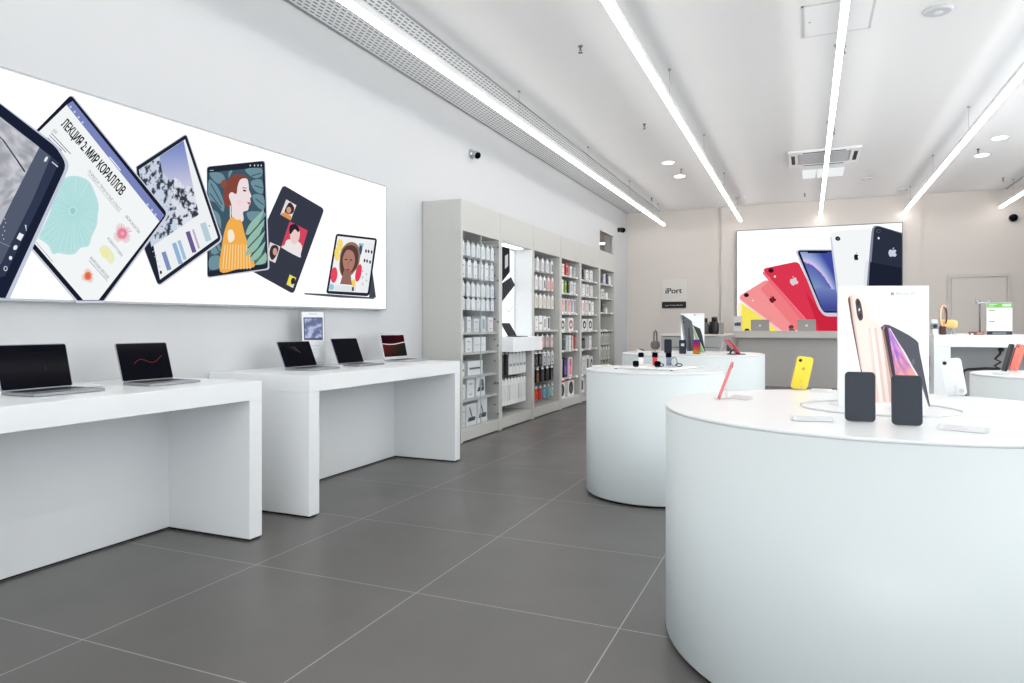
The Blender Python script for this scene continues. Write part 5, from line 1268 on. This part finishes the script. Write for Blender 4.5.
# goods on the counter
t = thing('counter_sign', 'green, white and black sign standing on the service counter', 'sign', (oc(999.5), 7.12, ctz))
q = lambda px, py: on_y(px, py, 7.12)
xa, xb = q(986.6, 335).x, q(1012.4, 335).x; zt = q(1000, 302.6).z
MB().box((xa, 7.12, ctz), (xb, 7.132, zt), .002).build('sign_board', WPL, t, False)
MB().box((xa, 7.10, ctz), (xb, 7.19, ctz+.006)).build('sign_foot', ACRYL, t, False)
A = Art(lambda px, py: on_y(px, py, 7.1195), (0,-1,0), 0)
g8 = lambda pts: zz(pts, 15.18, 980, 295)
A.poly(g8([(103,120), (490,120), (490,192), (103,192)]), (112, 188, 84))
A.poly(g8([(340,140), (470,140), (470,172), (340,172)]), (214, 236, 200)); 
for k in range(2): A.line(g8([(135, 142+k*26)])[0], g8([(255-k*40, 142+k*26)])[0], .8, (196, 228, 180))
A.build('header_band', PRINT, t)
A = Art(lambda px, py: on_y(px, py, 7.1195), (0,-1,0), 0)
for y in (232, 402): A.line(g8([(135, y)])[0], g8([(228, y)])[0], 1.2, (120, 176, 104)); A.line(g8([(270, y+6)])[0], g8([(400, y+6)])[0], .5, (206, 208, 214)); A.line(g8([(270, y+36)])[0], g8([(440, y+36)])[0], .4, (216, 218, 222))
A.build('body_print', PRINT, t)
A = Art(lambda px, py: on_y(px, py, 7.1195), (0,-1,0), 0)
A.poly(g8([(103,548), (490,548), (490,603), (103,603)]), (22, 26, 28)); A.line(g8([(190, 578)])[0], g8([(400, 578)])[0], .9, (150, 154, 158))
A.build('footer_band', PRINT, t)
t = thing('selfie_pole', 'thin grey pole with a small clamp beside the green sign', 'stand', (q(983.6, 335).x, 7.26, ctz))
hh = q(983.6, 300).z-ctz
b = MB(); b.lathe([(.035, 0), (.035, .006), (.008, .01)], (0,0,0), 16); b.tube([(0, 0, .008), (0, 0, hh)], .008, 8); b.build('pole', mat('pole_grey', (120, 118, 122), .4, .5), t)
b = MB(); b.box((-.03, -.012, hh-.03), (.07, .012, hh-.012), .003); b.box((-.03, -.012, hh-.03), (-.018, .012, hh+.012), .002); b.box((.058, -.012, hh-.03), (.07, .012, hh+.006), .002); b.build('clamp', ALU, t)
ROSE = mat('rose_gold', (232, 180, 150), .28, .8); GOLD = mat('gold_fuzz', (240, 206, 130), .6)
x = q(943.5, 335).x
t = thing('headphones', 'rose gold headphones standing upright on the service counter', 'headphones', (x, 7.14, ctz), 0)
b = MB(); N = 20; H_ = q(943, 304.5).z-ctz
b.tube([(-.0 + .026*math.sin(a_), .02*math.sin(a_), .07 + (H_-.075)*(.5-.5*math.cos(a_))) for a_ in [math.pi*2*i/N for i in range(N)]], .009, 8, True); b.build('headband', ROSE, t)
b = MB(); b.tube([(.016+.012*math.sin(a_), -.006, .10 + (H_-.13)*(.5-.5*math.cos(a_))) for a_ in [math.pi*i/10 for i in range(11)]], .006, 8); b.build('headband_padding', mat('dark_brown', (70, 40, 32), .5), t)
b = MB(); b.box((-.028, -.03, .0), (.02, .03, .075), .008); b.build('ear_cup', mat('dark_brown', (70, 40, 32), .5), t)
x = q(951, 335).x
t = thing('desk_gadget', 'yellow padded gadget on short metal legs beside the rose gold headphones', 'gadget', (x, 7.22, ctz), 0)
b = MB(); b.lathe([(0, -.07), (.028, -.066), (.036, -.05)] + [(.036+.004*((k+1) % 2), -.04+k*.015) for k in range(6)] + [(.03, .062), (0, .068)], (0, 0, .095), 18, 'x'); b.build('padded_roll', GOLD, t)
b = MB()
for sx in (-.03, .02): b.tube([(sx, 0, .06), (sx-.012, -.02, .02), (sx-.02, -.03, .004)], .006, 6); b.tube([(sx, 0, .06), (sx+.012, .02, .02), (sx+.02, .03, .004)], .006, 6)
b.build('leg', ALU, t)
t = thing('action_camera', 'small grey and white camera at the left end of the service counter', 'camera', (q(934.6, 335).x, 7.12, ctz), 0)
MB().box((-.03, -.025, .05), (.03, .025, .10), .006).build('camera_body', mat('cam_grey', (150, 154, 156), .4), t); MB().lathe([(.018, -.03), (.018, -.024)], (0, 0, .075), 14, 'y').build('camera_lens', BLACK, t); MB().box((-.02, -.02, 0), (.02, .02, .05), .004).build('camera_mount', WPL, t); MB().box((-.026, -.02, .10), (.02, .02, .135), .006).build('camera_top', WPL, t)
t = thing('power_bank', 'dark red-brown slab lying on the service counter', 'power bank', (q(976, 335).x, 7.12, ctz), 0)
MB().box((-.055, -.03, 0), (.055, .03, .026), .005).build('slab_body', mat('brown_red', (104, 52, 42), .45), t); MB().box((.0, -.0315, .006), (.05, -.0302, .02)).build('slab_label', mat('tan_label', (214, 140, 110), .5), t)
t = thing('white_cable', 'white charging cable lying along the service counter', 'cable', (q(962, 335).x, 7.10, ctz), 0)
b = MB(); b.tube([(-.06, 0, .006), (-.02, -.01, .006), (.02, .01, .006), (.06, .0, .006)], .006, 6); b.build('cable_cord', WPL, t); MB().box((.058, -.012, 0), (.08, .012, .014), .003).build('cable_plug', WPL, t)
# power adapter hanging at the counter's left side
t = thing('power_adapter', 'black power adapter hanging at the left side of the service counter', 'adapter', (cx0-.02, 7.25, .80))
q = lambda px, py: on_x(px, py, cx0-.025)
MB().box((cx0-.045, 7.22, .83), (cx0, 7.34, .93), .006).build('adapter_body', BLACK, t, False); MB().box((cx0-.045, 7.23, .70), (cx0, 7.31, .745), .005).build('adapter_plug', BLACK, t, False)
b = MB(); b.tube([(cx0-.02, 7.28, .84), (cx0-.025, 7.27, .78), (cx0-.02, 7.27, .74)], .006, 6); b.build('adapter_cable', BLACK, t, False)
# phones on the right round table
G4 = 'phones on the right round table'
p = on_z(1004, 371.4, TZ); phone((p.x, p.y, TZ), math.atan2(-p.x, p.y)+R(-74), 14, BLACK, label='black phone seen from the side on the right round table', w_=.08, h_=.19, th=.013, group=G4, roll=0)
p = on_z(1013, 371.2, TZ); phone((p.x, p.y, TZ), math.atan2(-p.x, p.y)+R(180+52), 12, RED, label='coral phone seen from the back on the right round table', w_=.08, h_=.185, group=G4, art=logo_art((196, 74, 60)), roll=-8)
p = on_z(1001, 375, TZ); price_plate(p.x, p.y, TZ, math.atan2(-p.x, p.y), 'clear price holder on the right round table', .09)

# ------------------------------------------------------------------ daylight and exposure
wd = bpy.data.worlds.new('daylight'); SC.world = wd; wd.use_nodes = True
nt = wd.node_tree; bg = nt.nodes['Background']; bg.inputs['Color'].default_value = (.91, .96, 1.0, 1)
# daylight made stronger from the open front, to lift surfaces facing the camera
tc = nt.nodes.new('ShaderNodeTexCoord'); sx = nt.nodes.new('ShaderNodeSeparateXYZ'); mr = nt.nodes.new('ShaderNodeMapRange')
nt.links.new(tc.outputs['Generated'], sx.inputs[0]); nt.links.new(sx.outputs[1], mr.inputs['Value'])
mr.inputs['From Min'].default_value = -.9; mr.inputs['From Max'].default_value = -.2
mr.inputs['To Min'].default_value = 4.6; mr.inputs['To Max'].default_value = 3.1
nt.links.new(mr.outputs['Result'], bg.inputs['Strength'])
vs = SC.view_settings
vs.view_transform = 'Standard'; vs.look = 'None'; vs.gamma = 1.0; vs.exposure = 0.0
try: vs.use_curve_mapping = False
except Exception: pass
